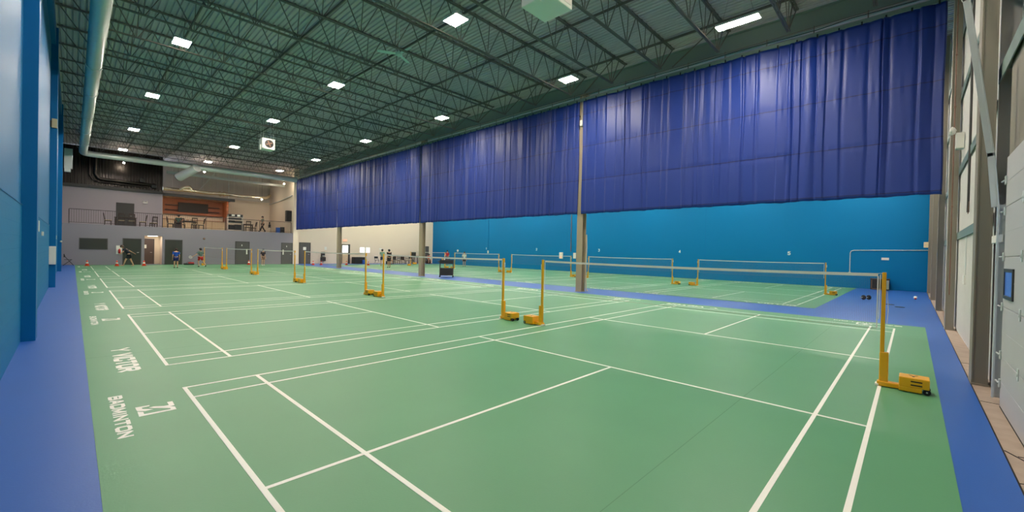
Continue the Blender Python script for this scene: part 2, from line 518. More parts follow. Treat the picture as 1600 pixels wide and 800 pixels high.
# ------------------------------------------------------------------ roof joists
JX0, JX1 = XL+0.14, 14.95
def make_joist():
    t = thing('roof_joist', 'dark open-web steel joist spanning the hall under the roof deck', 'roof joist', (0, 2.62, 8.6), 0, 'open-web joists across the main hall')
    zt = 1.07
    b = MB()
    for s in (-1, 1):
        b.box(JX0, JX1, s*0.012 + (0 if s > 0 else -0.045), s*0.012 + (0.045 if s > 0 else 0), zt+0.02, zt+0.055)
    # flat clips where the deck is fixed
    x = JX0 + 0.1
    while x < JX1:
        b.box(x, x+0.06, -0.062, 0.062, zt+0.055, zt+0.075); x += 0.33
    b.build('top_chord', M['joist'], t)
    b = MB()
    for s in (-1, 1):
        b.box(JX0+0.75, 13.9, s*0.010 + (0 if s > 0 else -0.04), s*0.010 + (0.04 if s > 0 else 0), 0.0, 0.03)
    b.build('bottom_chord', M['joist'], t)
    b = MB()
    xs = [13.8 - 1.21*k for k in range(13)]
    for i, x in enumerate(xs):
        if x < JX0 + 0.7: continue
        b.bar((x-0.03, 0, 0.02), (x-0.575, 0, zt+0.03), 0.024, 0.024)
        b.bar((x+0.03, 0, 0.02), (x+0.575, 0, zt+0.03), 0.024, 0.024)
        b.bar((x, 0, 0.02), (x+0.06, 0, zt+0.03), 0.02, 0.02)
    b.bar((13.85, 0, 0.02), (14.9, 0, zt+0.02), 0.026, 0.026)
    b.bar((JX0+0.8, 0, 0.02), (JX0+0.1, 0, zt+0.02), 0.026, 0.026)
    b.build('web_rods', M['joist'], t)
    return t
jy = [2.62 + 2.025*k for k in range(22)]
j0 = make_joist()
j0.location = (0, 0.6, 8.6)
for y in jy: dup(j0, (0, y, 8.6))
bridge0 = None
for i, x in enumerate((1.95, 4.93, 7.92, 10.86, 13.95)):
    if i == 0:
        bridge0 = MB().box(-0.02, 0.02, 0.0, 45.6, 9.58, 9.62).box(-0.02, -0.014, 0.0, 45.6, 9.58, 9.66).build('bridging_bar', M['joist'])
        tag(bridge0, 'dark bridging bar running along the hall between the joists', 'bridging bar', 'bridging bars between the joists')
        bridge0.location = (x, 0, 0)
    else:
        o = bridge0.copy(); COL.objects.link(o); o.location = (x, 0, 0)
# diagonal cross bridging between joist pairs near the curtain girder
for y in (4.645, 8.695, 12.745):
    o = MB().bar((14.0, y+0.1, 9.60), (14.86, y+2.0, 9.0), 0.03, 0.03).build('knee_brace', M['joist'])
    tag(o, 'dark diagonal brace from a joist to the girder above the curtain', 'brace', 'braces beside the girder')

# girder above curtain
g = MB()
g.box(14.87, 15.13, -1.1, YF, 8.95, 8.97).box(14.87, 15.13, -1.1, YF, 9.55, 9.57).box(14.99, 15.01, -1.1, YF, 8.97, 9.55)
go = g.build('roof_girder', M['girder'])
tag(go, 'long grey steel girder above the blue divider curtains', 'girder')

# ------------------------------------------------------------------ columns
def h_section(mb, cx, cy, w, d, z0, z1, t=0.018, axis='x'):
    """flanges face +-x when axis is x, else +-y"""
    if axis == 'x':
        mb.box(cx-d/2, cx-d/2+t, cy-w/2, cy+w/2, z0, z1).box(cx+d/2-t, cx+d/2, cy-w/2, cy+w/2, z0, z1)
        mb.box(cx-d/2+t, cx+d/2-t, cy-t/2, cy+t/2, z0, z1)
    else:
        mb.box(cx-w/2, cx+w/2, cy-d/2, cy-d/2+t, z0, z1).box(cx-w/2, cx+w/2, cy+d/2-t, cy+d/2, z0, z1)
        mb.box(cx-t/2, cx+t/2, cy-d/2+t, cy+d/2-t, z0, z1)
names = {10.78: 'tall taupe steel column nearest the camera between the blue curtains', 23.5: 'tall taupe steel column beside the black utility trolley', 36.15: 'tall taupe steel column in front of the lit doorway, farthest along the curtain'}
for y, lb in names.items():
    t = thing('steel_column', lb, 'column', (15.0, y, 0), 0, 'columns along the curtain line')
    b = MB(); h_section(b, 0, 0, 0.30, 0.30, 0.02, 8.95, 0.02); b.build('column_shaft', M['column'], t)
    MB().box(-0.18, 0.18, -0.18, 0.18, 0.0, 0.02).build('base_plate', M['column'], t)
    MB().box(-0.17, 0.17, -0.17, 0.17, 8.93, 8.949).build('cap_plate', M['column'], t)
t = thing('junction_box', 'small white box with a lens high on the nearest curtain column', 'junction box', (14.85, 10.78, 7.5))
MB().bbox(-0.10, -0.002, -0.055, 0.055, 0, 0.26, 0.008).build('casing', M['white_p'], t)
MB().lathe([(0.03, 0), (0.03, 0.03), (0.02, 0.045)], M=Matrix.Translation((-0.10, 0, 0.16)) @ Matrix.Rotation(-PI/2, 4, 'Y')).build('lens', M['glass_dark'], t)
MB().tube([(0,0,0),(0,0,1.4)], 0.012, 8).build('conduit', M['galv'], t)
bpy.data.objects[t.children[-1].name].location = (-0.02, 0.03, 0.26)

# yellow and orange cords coiled by the foot of the first column
t = thing('coiled_strap', 'tan padded strap hanging down the back edge of the nearest curtain column', 'strap', (15.17, 10.62, 0))
MB().tube([(0, 0, 2.6), (0.01, -0.02, 2.0), (0, 0, 1.2), (0.015, -0.015, 0.5), (0.02, -0.03, 0.1), (0.06, -0.1, 0.03)], 0.03, 8).build('webbing', M['seat'], t)

wcols = {1.9: 'taupe wall column nearest the camera beside the overhead door', 8.05: 'big taupe steel column between the overhead door and the white wall', 14.6: 'taupe wall column at the end of the blue curtain', 20.3: 'taupe wall column past the curtain end, second hall', 25.9: 'far taupe wall column, last but one before the teal wall', 31.6: 'farthest taupe wall column in the corner with the teal wall'}
for x, lb in wcols.items():
    if x == 1.9: continue
    t = thing('wall_column', lb, 'column', (x, -1.0, 0), 0, 'columns along the overhead door wall')
    b = MB(); h_section(b, 0, 0, 0.36, 0.16, 0.012, 9.7, 0.016, 'y')
    b.box(-0.172, -0.16, -0.064, 0.064, 0.012, 9.7)
    b.build('column_shaft', M['column_dark'], t)
    MB().box(-0.2, 0.2, -0.1, 0.086, -0.012, 0.012).build('base_plate', M['column_dark'], t)

# ------------------------------------------------------------------ divider curtains
def curtain_panel(y0, y1, z0, z1, pitch, seed, shift=0.0):
    rnd = random.Random(seed)
    folds = []
    y = y0
    while y < y1:
        w = pitch * rnd.choice((0.3, 0.45, 0.6, 0.8, 1.0, 1.2))
        folds.append((y, min(y+w, y1), rnd.uniform(0.3, 1.0), rnd.choice((0, 1, 2, 2, 3))))
        y += w
    pts = []
    for (a, b, amp, kind) in folds:
        n = 14
        for i in range(n):
            u = i/n
            if kind == 0: d = amp*math.sin(PI*u)
            elif kind == 1: d = amp*0.9*(min(1, u*7) * (1-u)**0.8)
            elif kind == 2: d = amp*0.9*(u**0.8 * min(1, (1-u)*7))
            else: d = amp*0.6*min(1, min(u, 1-u)*8)
            pts.append((a + (b-a)*u, d))
    pts.append((y1, 0))
    NZ = 60
    vs = []
    for k in range(NZ+1):
        s = k/NZ
        z = z0 + (z1-z0)*s
        for (yy, d) in pts:
            am = 0.115*(0.55 + 0.45*s)
            wob = 0.010*math.sin(yy*6.3 + s*4.1 + seed) + 0.008*math.sin(yy*2.1 - s*7 + seed)
            cr = 0.0
            for zs in (5.04, 6.54, 8.0):
                g1 = math.exp(-((z-zs)/0.05)**2); g2 = math.exp(-abs(z-zs)/0.22)
                cr += 0.016*g1 + g2*(0.010*math.sin(yy*31+zs*7) + 0.006*math.sin(yy*53+zs))
            hem = math.exp(-(z-z0)/0.25)
            cr += hem*0.008*math.sin(yy*23+seed)
            vs.append((14.82 - am*d - 0.02 + wob*0.5 + cr*0.6, yy + 0.010*math.sin(s*8+yy*3), z + (0.010*math.sin(yy*5+seed) + 0.006*math.sin(yy*17) if k == 0 else 0)))
    n = len(pts)
    fs = []
    for k in range(NZ):
        for i in range(n-1):
            a = k*n+i
            fs.append((a, a+n, a+n+1, a+1))
    return vs, fs
bays = [(-0.80, 10.70, 4.81, 0.50, 'wide blue vinyl divider curtain nearest the camera on the right', ),
        (10.88, 23.42, 17.12, 0.36, 'blue divider curtain between the nearest and the second column'),
        (23.58, 36.08, 29.63, 0.34, 'blue divider curtain between the second and the farthest column'),
        (36.22, 45.80, 41.0, 0.34, 'farthest and narrowest blue divider curtain, beside the mezzanine')]
hook0 = None
for i, (ya, yb, ys_, pitch, lb) in enumerate(bays):
    t = thing('divider_curtain', lb, 'curtain', (0, 0, 0), 0, 'blue divider curtains hanging between the columns')
    for j, (a, b) in enumerate(((ya, ys_+0.02), (ys_-0.02, yb))):
        vs, fs = curtain_panel(a, b, 3.52, 8.60, pitch, 10*i+j+3)
        p = MB().add(vs, fs, True).build('curtain_panel', M['curtain'], t)
        md = p.modifiers.new('thickness', 'SOLIDIFY'); md.thickness = 0.004
        # stitched seams and hem follow the cloth
        n = len(vs)//61
        sb = MB()
        for zs, hh in ((5.04, 0.022), (6.54, 0.022), (8.0, 0.022), (3.62, 0.02)):
            s = (zs-3.52)/(8.60-3.52)*60
            k = int(s); fr = s-k
            row = [Vector(vs[k*n+q]).lerp(Vector(vs[(k+1)*n+q]), fr) for q in range(n)]
            v2 = [r + Vector((-0.008, 0, -hh/2)) for r in row] + [r + Vector((-0.008, 0, hh/2)) for r in row]
            sb.add(v2, [(q, n+q, n+q+1, q+1) for q in range(n-1)], True)
        sb.build('stitched_seam', M['curtain_seam'], p)
    nh = int((yb-ya)/0.52)
    for k in range(nh):
        yy = ya + 0.15 + (yb-ya-0.3)*k/(nh-1)
        if hook0 is None:
            hook0 = MB().box(-0.012, 0.012, -0.02, 0.02, -0.05, 0.05).build('curtain_hook', M['black'], t)
            h = hook0
        else:
            h = hook0.copy(); COL.objects.link(h); h.parent = t
        h.location = (14.765, yy, 8.62)
tr = thing('curtain_track', 'long pale metal track that carries the blue divider curtains', 'curtain track', (14.82, 0, 8.68))
MB().box(-0.045, 0.045, -0.84, 45.85, -0.06, 0.06).build('rail', M['girder'], tr)
b = MB()
y = -0.5
while y < 45.5:
    b.box(-0.01, 0.01, y, y+0.03, 0.06, 0.30); y += 1.3
b.box(-0.01, 0.12, -0.8, 45.8, 0.245, 0.262)
b.build('hanger_straps', M['joist'], tr)
cb = MB()
cb.tube([(14.72, -0.6, 8.80), (14.72, 1.2, 8.84), (14.72, 2.0, 8.78), (14.72, 4.2, 8.83), (14.72, 6.8, 8.80), (14.72, 9.5, 8.83), (14.72, 14, 8.81), (14.72, 23, 8.82)], 0.012, 6)
o = cb.build('winch_cable', M['black']); tag(o, 'black cable looped along the top of the curtain track', 'cable')

# ------------------------------------------------------------------ net posts and nets
def make_post():
    """post at the origin, weighted base running towards -y"""
    t = thing('net_post', '', 'net post')
    MB().bbox(-0.0235, 0.0235, -0.018, 0.028, 0.0, 1.56, 0.006).build('pole', M['yellow'], t)
    MB().bbox(-0.034, 0.034, -0.065, 0.030, 0.05, 0.47, 0.01).build('sleeve', M['yellow'], t)
    arm = MB().bbox(-0.055, 0.055, -0.22, 0.05, 0.012, 0.075, 0.01)
    arm.build('base_arm', M['yellow'], t)
    w = MB().bbox(-0.125, 0.125, -0.40, -0.175, 0.015, 0.075, 0.008).bbox(-0.125, 0.125, -0.47, -0.175, 0.07, 0.20, 0.010).build('weight_box', M['yellow'], t)
    s = MB()
    for z in (0.11, 0.155):
        s.box(-0.1275, -0.118, -0.40, -0.29, z-0.008, z+0.008)
    s.build('grip_slot', M['gold_letter'], w)
    k = MB()
    word(k, 'Y', (-0.05, -0.265, 0.2004), (0.0,-1,0), (1,0,0), 0.12, 0.10, 0, 0.022, (0,0,1), 0.0008)
    k.build('printed_mark', M['gold_letter'], w)
    for x in (-0.09, 0.09):
        wh = MB().lathe([(0.018, -0.018), (0.036, -0.018), (0.038, -0.008), (0.038, 0.008), (0.036, 0.018), (0.018, 0.018)], n=16, M=Matrix.Translation((x, -0.445, 0.038)) @ Matrix.Rotation(PI/2, 4, 'Y')).build('wheel', M['rubber'], t)
        MB().lathe([(0.010, -0.021), (0.012, 0.021)], n=10, M=Matrix.Translation((x, -0.445, 0.038)) @ Matrix.Rotation(PI/2, 4, 'Y')).build('hub', M['galv'], wh)
    MB().bbox(-0.06, 0.06, 0.03, 0.07, 0.005, 0.04, 0.006).build('foot', M['white_p'], t)
    c = MB().bbox(-0.012, 0.012, -0.045, -0.018, 1.33, 1.45, 0.004).build('cord_cleat', M['galv'], t)
    return t
post0 = make_post()
hallA = ['nearest court', 'second court', 'third court', 'fourth court', 'fifth court', 'farthest court']
first = True
def place_post(x, y, rz, label, group):
    global first
    if first:
        first = False
        post0.location = (x, y, 0); post0.rotation_euler = (0, 0, rz)
        post0['label'] = label; post0['group'] = group
        return post0
    return dup(post0, (x, y, 0), rz, label, group)

NETW = CW
def make_net():
    t = thing('badminton_net', '', 'net')
    e = 0.07
    def sag(y): 
        u = (y-NETW/2)/(NETW/2); return 1.524 + 0.022*u*u
    ny = 28
    b = MB(); 
    ysl = [e + (NETW-2*e)*i/ny for i in range(ny+1)]
    vs = []
    for y in ysl:
        z = sag(y)
        vs += [(-0.006, y, z-0.042), (0.006, y, z-0.042), (0.006, y, z), (-0.006, y, z)]
    fs = []
    for i in range(ny):
        for k in range(4):
            a = i*4+k; c = i*4+(k+1)%4
            fs.append((a, c, c+4, a+4))
    fs += [(0,1,2,3), (ny*4+3, ny*4+2, ny*4+1, ny*4)]
    b.add(vs, fs)
    b.build('top_tape', M['white_tape'], t)
    for y in (e, NETW-e):
        z = sag(y)
        MB().box(-0.003, 0.003, y-0.007, y+0.007, 0.79, z-0.04).build('side_tape', M['white_tape'], t)
    m_ = MB()
    h = 0.0004
    y = e
    while y < NETW-e:
        m_.add([(0, y-h, 0.78), (0, y+h, 0.78), (0, y+h, sag(y)-0.04), (0, y-h, sag(y)-0.04)], [(0,1,2,3)])
        y += 0.02
    z = 0.78
    while z < 1.49:
        m_.add([(0, e, z-h), (0, NETW-e, z-h), (0, NETW-e, z+h), (0, e, z+h)], [(0,1,2,3)])
        z += 0.02
    m_.add([(0, e, 0.778), (0, NETW-e, 0.778), (0, NETW-e, 0.783), (0, e, 0.783)], [(0,1,2,3)])
    m_.build('mesh', M['cord'], t)
    MB().tube([(0, 0.0, 1.548), (0, e, 1.542)], 0.003, 6).tube([(0, NETW, 1.548), (0, NETW-e, 1.542)], 0.003, 6).build('head_cord', M['white_tape'], t)
    return t
net0 = make_net()
n_used = False
NX = CL/2
for hall, (courts, gname, hn) in enumerate(((courts1, 'main hall', 'main hall'), (courts2, 'second hall', 'hall behind the curtains'))):
    for k, (cx, cy) in enumerate(courts):
        nmn = (hallA[k] if hall == 0 or k < 4 else 'farthest court')
        place_post(cx+NX, cy-0.0, 0.0, 'yellow wheeled net post at the near side of the %s, %s' % (nmn, hn), 'yellow net posts in the ' + gname)
        place_post(cx+NX, cy+CW, PI, 'yellow wheeled net post at the far side of the %s, %s' % (nmn, hn), 'yellow net posts in the ' + gname)
        lb = 'white-topped badminton net across the %s of the %s' % (nmn, hn)
        if not n_used:
            n_used = True; net0.location = (cx+NX, cy, 0); net0['label'] = lb; net0['group'] = 'nets in the ' + gname
        else:
            dup(net0, (cx+NX, cy, 0), 0, lb, 'nets in the ' + gname)
# loose cords on the nearest post
c_ = MB().tube([(-0.03, 0.045, 1.53), (-0.034, 0.045, 1.2), (-0.036, 0.05, 0.92)], 0.005, 6).tube([(0.034, -0.03, 1.30), (0.036, -0.045, 1.05), (0.034, -0.035, 0.85)], 0.004, 6).build('tension_cord', M['white_tape'], post0)
c_['label'] = 'thin white cord hanging from the post top'

# ------------------------------------------------------------------ high-bay lights
def make_light(kind='bay'):
    t = thing('high_bay_light', '', 'ceiling light')
    sx, sy = (0.22, 0.30) if kind == 'bay' else (0.15, 0.57)
    MB().bbox(-sx-0.015, sx+0.015, -sy-0.015, sy+0.015, 0.004, 0.075, 0.008).build('housing', M['lamp_house'], t)
    MB().box(-sx, sx, -sy, sy, -0.004, 0.0035).build('diffuser', M['lamp'], t)
    b = MB()
    for s in (-1, 1): b.tube([(0, s*sy*0.8, 0.07), (0, s*sy*0.3, 1.165)], 0.004, 6)
    b.build('hanger_wires', M['joist'], t)
    return t
lt = make_light(); lt_used = False
rows = [('left row', 1.57, [1.9, 9.8, 18.04, 25.6, 34.18, 42.2], [1.57]*6),
        ('middle row', 6.7, [1.9, 9.82, 17.64, 25.4, 34.3, 42.3], [6.85, 6.85, 6.65, 6.55, 6.75, 6.7]),
        ('row beside the curtains', 12.1, [9.81, 17.7, 25.35, 34.0, 41.6], [12.45, 12.15, 11.85, 12.1, 11.85])]
ordn = ['nearest', 'second', 'third', 'fourth', 'fifth', 'sixth']
for rn, rx, ysl, xs in rows:
    vis = 0
    for x, y in zip(xs, ysl):
        hidden = (rn == 'left row' and y < 10) or (rn == 'middle row' and y < 3)
        lb = 'bright rectangular ceiling light, %s in the %s' % (ordn[vis], rn) if not hidden else 'rectangular ceiling light above the camera, start of the %s' % rn
        if rn == 'row beside the curtains': lb = 'bright rectangular ceiling light, %s past the long one in the %s' % (ordn[vis], rn)
        if not hidden: vis += 1
        if hidden and rn == 'left row': lb = 'rectangular ceiling light overhead in the left row, about %s metres in' % ('two' if y < 3 else 'ten')
        if not lt_used:
            lt_used = True; lt.location = (x, y, 8.6); lt['label'] = lb; lt['group'] = 'ceiling lights of the main hall'
        else:
            dup(lt, (x, y, 8.6), 0, lb, 'ceiling lights of the main hall')
ls = make_light('strip')
ls.location = (12.37, 3.62, 8.6); ls['label'] = 'long narrow bright ceiling light near the top right, beside the nearest curtain'
for i, x in enumerate((19.0, 24.2, 29.4)):  # unseen rows behind the curtains, added to light the second hall
    for k, y in enumerate((2.0, 8.8, 15.6, 22.4, 29.2, 36.0, 42.6)):
        dup(lt, (x, y, 8.6), 0, 'unseen ceiling light added to brighten the second hall behind the blue curtains', 'unseen ceiling lights added for the second hall')

# ------------------------------------------------------------------ ducts
t = thing('round_duct', 'long round galvanised duct along the left wall turning across the far end', 'duct', (0, 0, 0))
zc, r = 8.42, 0.22
b = MB()
path = [(-0.42, -1.0, zc), (-0.42, 44.6, zc)]
el = [(-0.42 + 0.6*(1-math.cos(a)), 44.6 + 0.6*math.sin(a), zc) for a in [PI/2*i/8 for i in range(1, 9)]]
b.tube(path + el + [(6, 45.2, zc+0.04), (14.5, 45.2, zc+0.1)], [r]*(2+8) + [0.24, 0.27], 24)
b.build('duct_body', M['galv'], t)
for i, y in enumerate((5.5, 14.0, 22.3, 26.5, 31.6, 36.0, 40.2)):
    w = 0.22 if i in (2, 4) else 0.02
    MB().tube([(-0.42, y, zc), (-0.42, y+w, zc)], r+0.02, 24).build('joint_band', M['galv'], t)
for x in (4.2, 8.6, 12.4):
    MB().tube([(x, 45.2, zc+0.06), (x+0.03, 45.2, zc+0.06)], 0.272, 24).build('joint_band', M['galv'], t)
hg = MB()
for y in (3, 9, 15, 21, 27, 33, 39): hg.tube([(-0.42, y, zc+r), (-0.42, y, 9.74)], 0.006, 6)
hg.build('hanger_rods', M['joist'], t)
br_ = MB().tube([(6.35, 44.75, 8.35), (5.35, 46.2, 7.55)], 0.34, 20).build('branch', M['galv'], t)
br_['label'] = 'short fat branch pointing down over the mezzanine rail'
MB().tube([(6.36, 44.73, 8.36), (6.30, 44.82, 8.31)], 0.355, 20).build('collar', M['galv'], br_)
MB().tube([(5.36, 46.18, 7.556), (5.33, 46.24, 7.53)], 0.31, 20).build('grille', M['frame_grey'], br_)
t = thing('square_duct', 'boxy pale duct drop in the top left corner beside the black bulkhead', 'duct', (-1.2, 45.3, 6.9))
MB().bbox(-0.18, 0.25, -0.2, 0.2, 0.25, 1.7, 0.01).build('duct_body', M['galv'], t)
MB().prism([(-0.16,-0.18),(0.16,-0.18),(0.16,0.18),(-0.16,0.18)], 0.0, 0.25).build('outlet', M['galv'], t)
# foil duct over the bar
t = thing('black_duct', 'black painted ductwork in front of the ribbed bulkhead', 'duct', (0, 0, 0))
MB().tube([(0.35, 49.75, 9.6), (0.35, 49.7, 7.5), (0.55, 49.7, 7.15), (0.9, 49.7, 7.08), (4.2, 49.7, 7.0)], 0.13, 12).tube([(0.0, 49.78, 9.6), (0.0, 49.75, 7.4), (0.2, 49.75, 7.0), (0.6, 49.75, 6.85), (3.6, 49.75, 6.8)], 0.07, 10).build('pipe_run', M['black_metal'], t)
MB().bbox(3.1, 3.45, 49.45, 49.9, 7.15, 7.5, 0.03).build('fan_box', M['black'], t)
MB().bbox(3.9, 4.25, 49.5, 49.9, 6.75, 7.05, 0.03).build('fan_box', M['black'], t)
t = thing('foil_duct', 'shiny crinkled foil duct running above the bar canopy', 'duct', (0, 0, 0))
pts = [(4.9, 51.5, 7.0), (6.0, 51.5, 7.0)]
rs = [0.17, 0.17]
x = 6.0
while x < 13.2:
    pts.append((x, 51.5, 7.0 + 0.03*math.sin(x*2.1))); rs.append(0.17 + 0.008*math.sin(x*23)); x += 0.15
pts += [(13.5, 51.5, 7.05), (14.0, 51.9, 7.3), (14.2, 52.4, 7.5)]; rs += [0.17, 0.16, 0.15]
MB().tube(pts, rs, 16).build('duct_body', M['foil'], t)
MB().tube([(6.2, 51.5, 7.02), (6.5, 51.45, 7.3), (6.9, 51.5, 7.35), (7.1, 51.5, 7.05)], 0.2, 14).build('elbow', M['foil'], t)
MB().tube([(9.3, 51.5, 7.0), (9.45, 51.5, 7.02)], 0.25, 14).tube([(9.65, 51.5, 7.02), (9.8, 51.5, 7.02)], 0.25, 14).build('collar', M['foil'], t)
hh = MB()
for x in (5.6, 8.0, 10.6, 12.8): hh.tube([(x, 51.5, 7.15), (x, 51.5, 9.77)], 0.012, 6)
hh.build('hanger_rods', M['white_p'], t)
t = thing('flat_duct', 'pale flat duct running behind the round duct above the mezzanine', 'duct', (4.8, 48.2, 8.05))
MB().bbox(0.0, 9.6, 0, 0.45, 0, 0.22, 0.01).build('duct_body', M['galv'], t)
hh = MB()
for x in (0.8, 3.6, 6.4, 9.0): hh.tube([(x, 0.22, 0.2), (x, 0.22, 1.72)], 0.01, 6)
hh.build('hanger_rods', M['joist'], t)

# braces and a pipe on the mezzanine back wall
for (p, q, lb) in (((9.6, 53.72, 9.74), (7.9, 53.72, 7.2), 'grey diagonal steel brace above the bar, left one'), ((10.6, 53.72, 9.74), (10.6, 53.72, 6.5), 'pale upright steel post behind the foil duct')):
    o = MB().bar(p, q, 0.09, 0.09).build('steel_brace', M['galv']); tag(o, lb, 'brace')
o = MB().tube([(14.5, 53.6, 6.55), (14.5, 50.0, 6.7), (14.5, 46.6, 7.0), (14.45, 46.2, 7.0)], 0.05, 10).build('wall_pipe', M['galv']); tag(o, 'grey pipe along the white side wall of the mezzanine', 'pipe')

# ------------------------------------------------------------------ ceiling heaters and fan
def heater(name, loc, lb, sc=1.0):
    t = thing(name, lb, 'unit heater', loc, 0, 'ceiling unit heaters')
    t.scale = (sc, sc, sc)
    MB().bbox(0, 0.86, 0, 0.84, 0, 0.80, 0.02).build('casing', M['heater'], t)
    MB().bbox(0.10, 0.80, -0.012, 0.0, 0.08, 0.72, 0.004).build('front_panel', M['white_p'], t)
    MB().lathe([(0.28, 0), (0.29, 0.03), (0.26, 0.035)], n=24, M=Matrix.Translation((0.45, -0.012, 0.40)) @ Matrix.Rotation(PI/2, 4, 'X')).build('fan_guard', M['black'], t)
    bl = MB()
    for k in range(4):
        an = PI/2*k + 0.4
        bl.bar((0.45, -0.055, 0.40), (0.45+0.22*math.cos(an), -0.055, 0.40+0.22*math.sin(an)), 0.012, 0.09)
    bl.build('fan_blades', M['copper'], t)
    rr_ = MB()
    for x in (0.1, 0.76):
        for y in (0.1, 0.74): rr_.tube([(x, y, 0.79), (x, y, (9.77-loc[2])/sc)], 0.008, 6)
    rr_.build('hanger_rods', M['white_p'], t)
    MB().tube([(-0.05, 0.2, -0.12), (-0.05, 0.2, 0.3), (0.02, 0.2, 0.3)], 0.02, 8).build('gas_pipe', M['white_p'], t)
    MB().bbox(0.0, 0.14, -0.02, 0.0, 0.02, 0.07, 0.003).build('badge', M['frame_grey'], t)
    return t
heater('unit_heater', (6.22, 5.70, 7.45), 'large pale boxy heater hung from the roof at the top centre')
heater('unit_heater', (6.55, 27.3, 7.42), 'smaller pale heater with a round fan, hung over the middle of the hall', 0.78)
t = thing('ceiling_fan', 'pale three-bladed ceiling fan between the first joists', 'ceiling fan', (7.05, 13.35, 8.75))
MB().tube([(0, 0, 0.0), (0, 0, 0.98)], 0.015, 8).build('down_rod', M['fan'], t)
MB().lathe([(0.05, -0.08), (0.12, -0.04), (0.12, 0.04), (0.05, 0.08)], n=16).build('motor', M['fan'], t)
for k in range(3):
    an = 0.55 + 2*PI/3*k
    Mx = Matrix.Rotation(an, 4, 'Z') @ Matrix.Rotation(0.2, 4, 'X')
    MB().prism([(0.1,-0.05),(0.35,-0.08),(0.72,-0.075),(0.74,0.05),(0.35,0.07),(0.1,0.05)], -0.006, 0.006, Mx).build('blade', M['fan'], t)

# ------------------------------------------------------------------ overhead door side (right edge)
def sectional_door():
    t = thing('overhead_door', 'white sectional overhead door at the right edge with a small window', 'overhead door', (0, -1.075, 0))
    x0, x1 = -0.6, 6.75
    for k in range(5):
        b = MB().bbox(x0, x1, -0.03, 0.0, 0.0 + 0.6*k + 0.003, 0.6*k + 0.597, 0.006)
        b.box(x0+0.02, x1-0.02, 0.0, 0.002, 0.6*k+0.296, 0.6*k+0.304)
        b.build('door_panel', M['door_white'], t)
    w = MB()
    w.box(6.02, 6.62, 0.0, 0.015, 1.31, 1.35).box(6.02, 6.62, 0.0, 0.015, 1.62, 1.66).box(6.02, 6.06, 0.0, 0.015, 1.35, 1.62).box(6.58, 6.62, 0.0, 0.015, 1.35, 1.62)
    wf = w.build('window_frame', M['frame_grey'], t)
    MB().box(6.06, 6.58, 0.0, 0.006, 1.35, 1.62).build('pane', M['glass_blue'], wf)
    for xh in (5.62, 4.4, 3.0):
        for z in (0.6, 1.2, 1.8, 2.4):
            h = MB().bbox(xh-0.035, xh+0.035, 0.0, 0.008, z-0.06, z+0.06, 0.003)
            h.lathe([(0.024, 0), (0.022, 0.006), (0.008, 0.008)], n=10, M=Matrix.Translation((xh, 0.006, z)) @ Matrix.Rotation(-PI/2, 4, 'X'))
            h.build('hinge', M['galv'], t)
    for z in (0.28, 0.62, 1.2, 1.8, 2.35, 2.72):
        r_ = MB().bbox(6.70, 6.76, 0.0, 0.015, z-0.05, z+0.05, 0.003)
        r_.tube([(6.73, 0.012, z), (6.90, 0.02, z)], 0.010, 8)
        r_.build('roller_bracket', M['galv'], t)
    MB().box(x0, x1, -0.028, 0.0, -0.012, 0.01).build('bottom_seal', M['rubber'], t)
    return t
sectional_door()
t = thing('door_track', 'grey steel roller track rising beside the overhead door then slanting inward', 'door track', (6.97, -1.085, 0))
b = MB()
b.box(0.0, 0.012, -0.03, 0.06, 0.05, 2.45).box(-0.06, 0.0, 0.045, 0.06, 0.05, 2.45).box(-0.06, 0.0, -0.04, -0.028, 0.05, 2.45)
b.build('upright_track', M['galv'], t)
MB().bar((0.0, 0.05, 2.42), (0.0, 0.10, 3.1), 0.012, 0.09).bar((0.0, 0.10, 3.06), (0.0, 0.36, 5.15), 0.012, 0.09).bar((0.0, 0.36, 5.10), (0.0, 1.1, 8.6), 0.012, 0.09).bar((-0.03, 0.075, 2.42), (-0.03, 0.125, 3.1), 0.07, 0.012).bar((-0.03, 0.125, 3.06), (-0.03, 0.385, 5.15), 0.07, 0.012).bar((-0.03, 0.385, 5.10), (-0.03, 1.125, 8.6), 0.07, 0.012).build('slanting_track', M['galv'], t)
MB().bbox(-0.02, 0.5, 0.0, 0.05, 1.98, 2.08, 0.004).build('mounting_bracket', M['white_p'], t)
# jamb post and header above the door
o = MB().box(5.2, 7.4, -1.30, -1.16, 3.0, 4.45).build('trim_3', M['column_dark'])
tag(o, 'taupe steel header above the overhead door', kind='structure')
for (x0, x1, z, lb) in ((-1.5, 8.2, 4.50, 'lower'), (-1.5, 8.2, 5.75, 'middle'), (-1.5, 8.2, 7.4, 'upper')):
    g_ = MB().box(x0, x1, -1.328, -1.12, z, z+0.012).box(x0, x1, -1.132, -1.12, z-0.2, z)
    o = g_.build('wall_girt', M['girder']); tag(o, '%s horizontal steel wall girt above the overhead door' % lb, 'girt', 'steel girts above the overhead door')
for z, lb in ((2.45, 'lowest'), (4.1, 'second lowest'), (6.0, 'third'), (7.6, 'top')):
    g_ = MB().box(8.3, 31.9, -1.128, -1.085, z, z+0.010).box(8.3, 31.9, -1.095, -1.085, z-0.16, z)
    o = g_.build('wall_girt', M['girder']); tag(o, '%s horizontal steel girt along the white wall between the columns' % lb, 'girt', 'steel girts along the white wall')
t = thing('wall_conduit', 'thin brown conduit running up beside the column at the curtain end', 'conduit', (14.2, -0.97, 0))
MB().tube([(0, 0, 0.9), (0, 0, 9.0)], 0.014, 8).build('pipe', M['copper'], t)
for z in (3.1, 5.6, 6.9): MB().box(-0.03, 0.03, -0.02, 0.02, z, z+0.03).build('clamp', M['copper'], t)
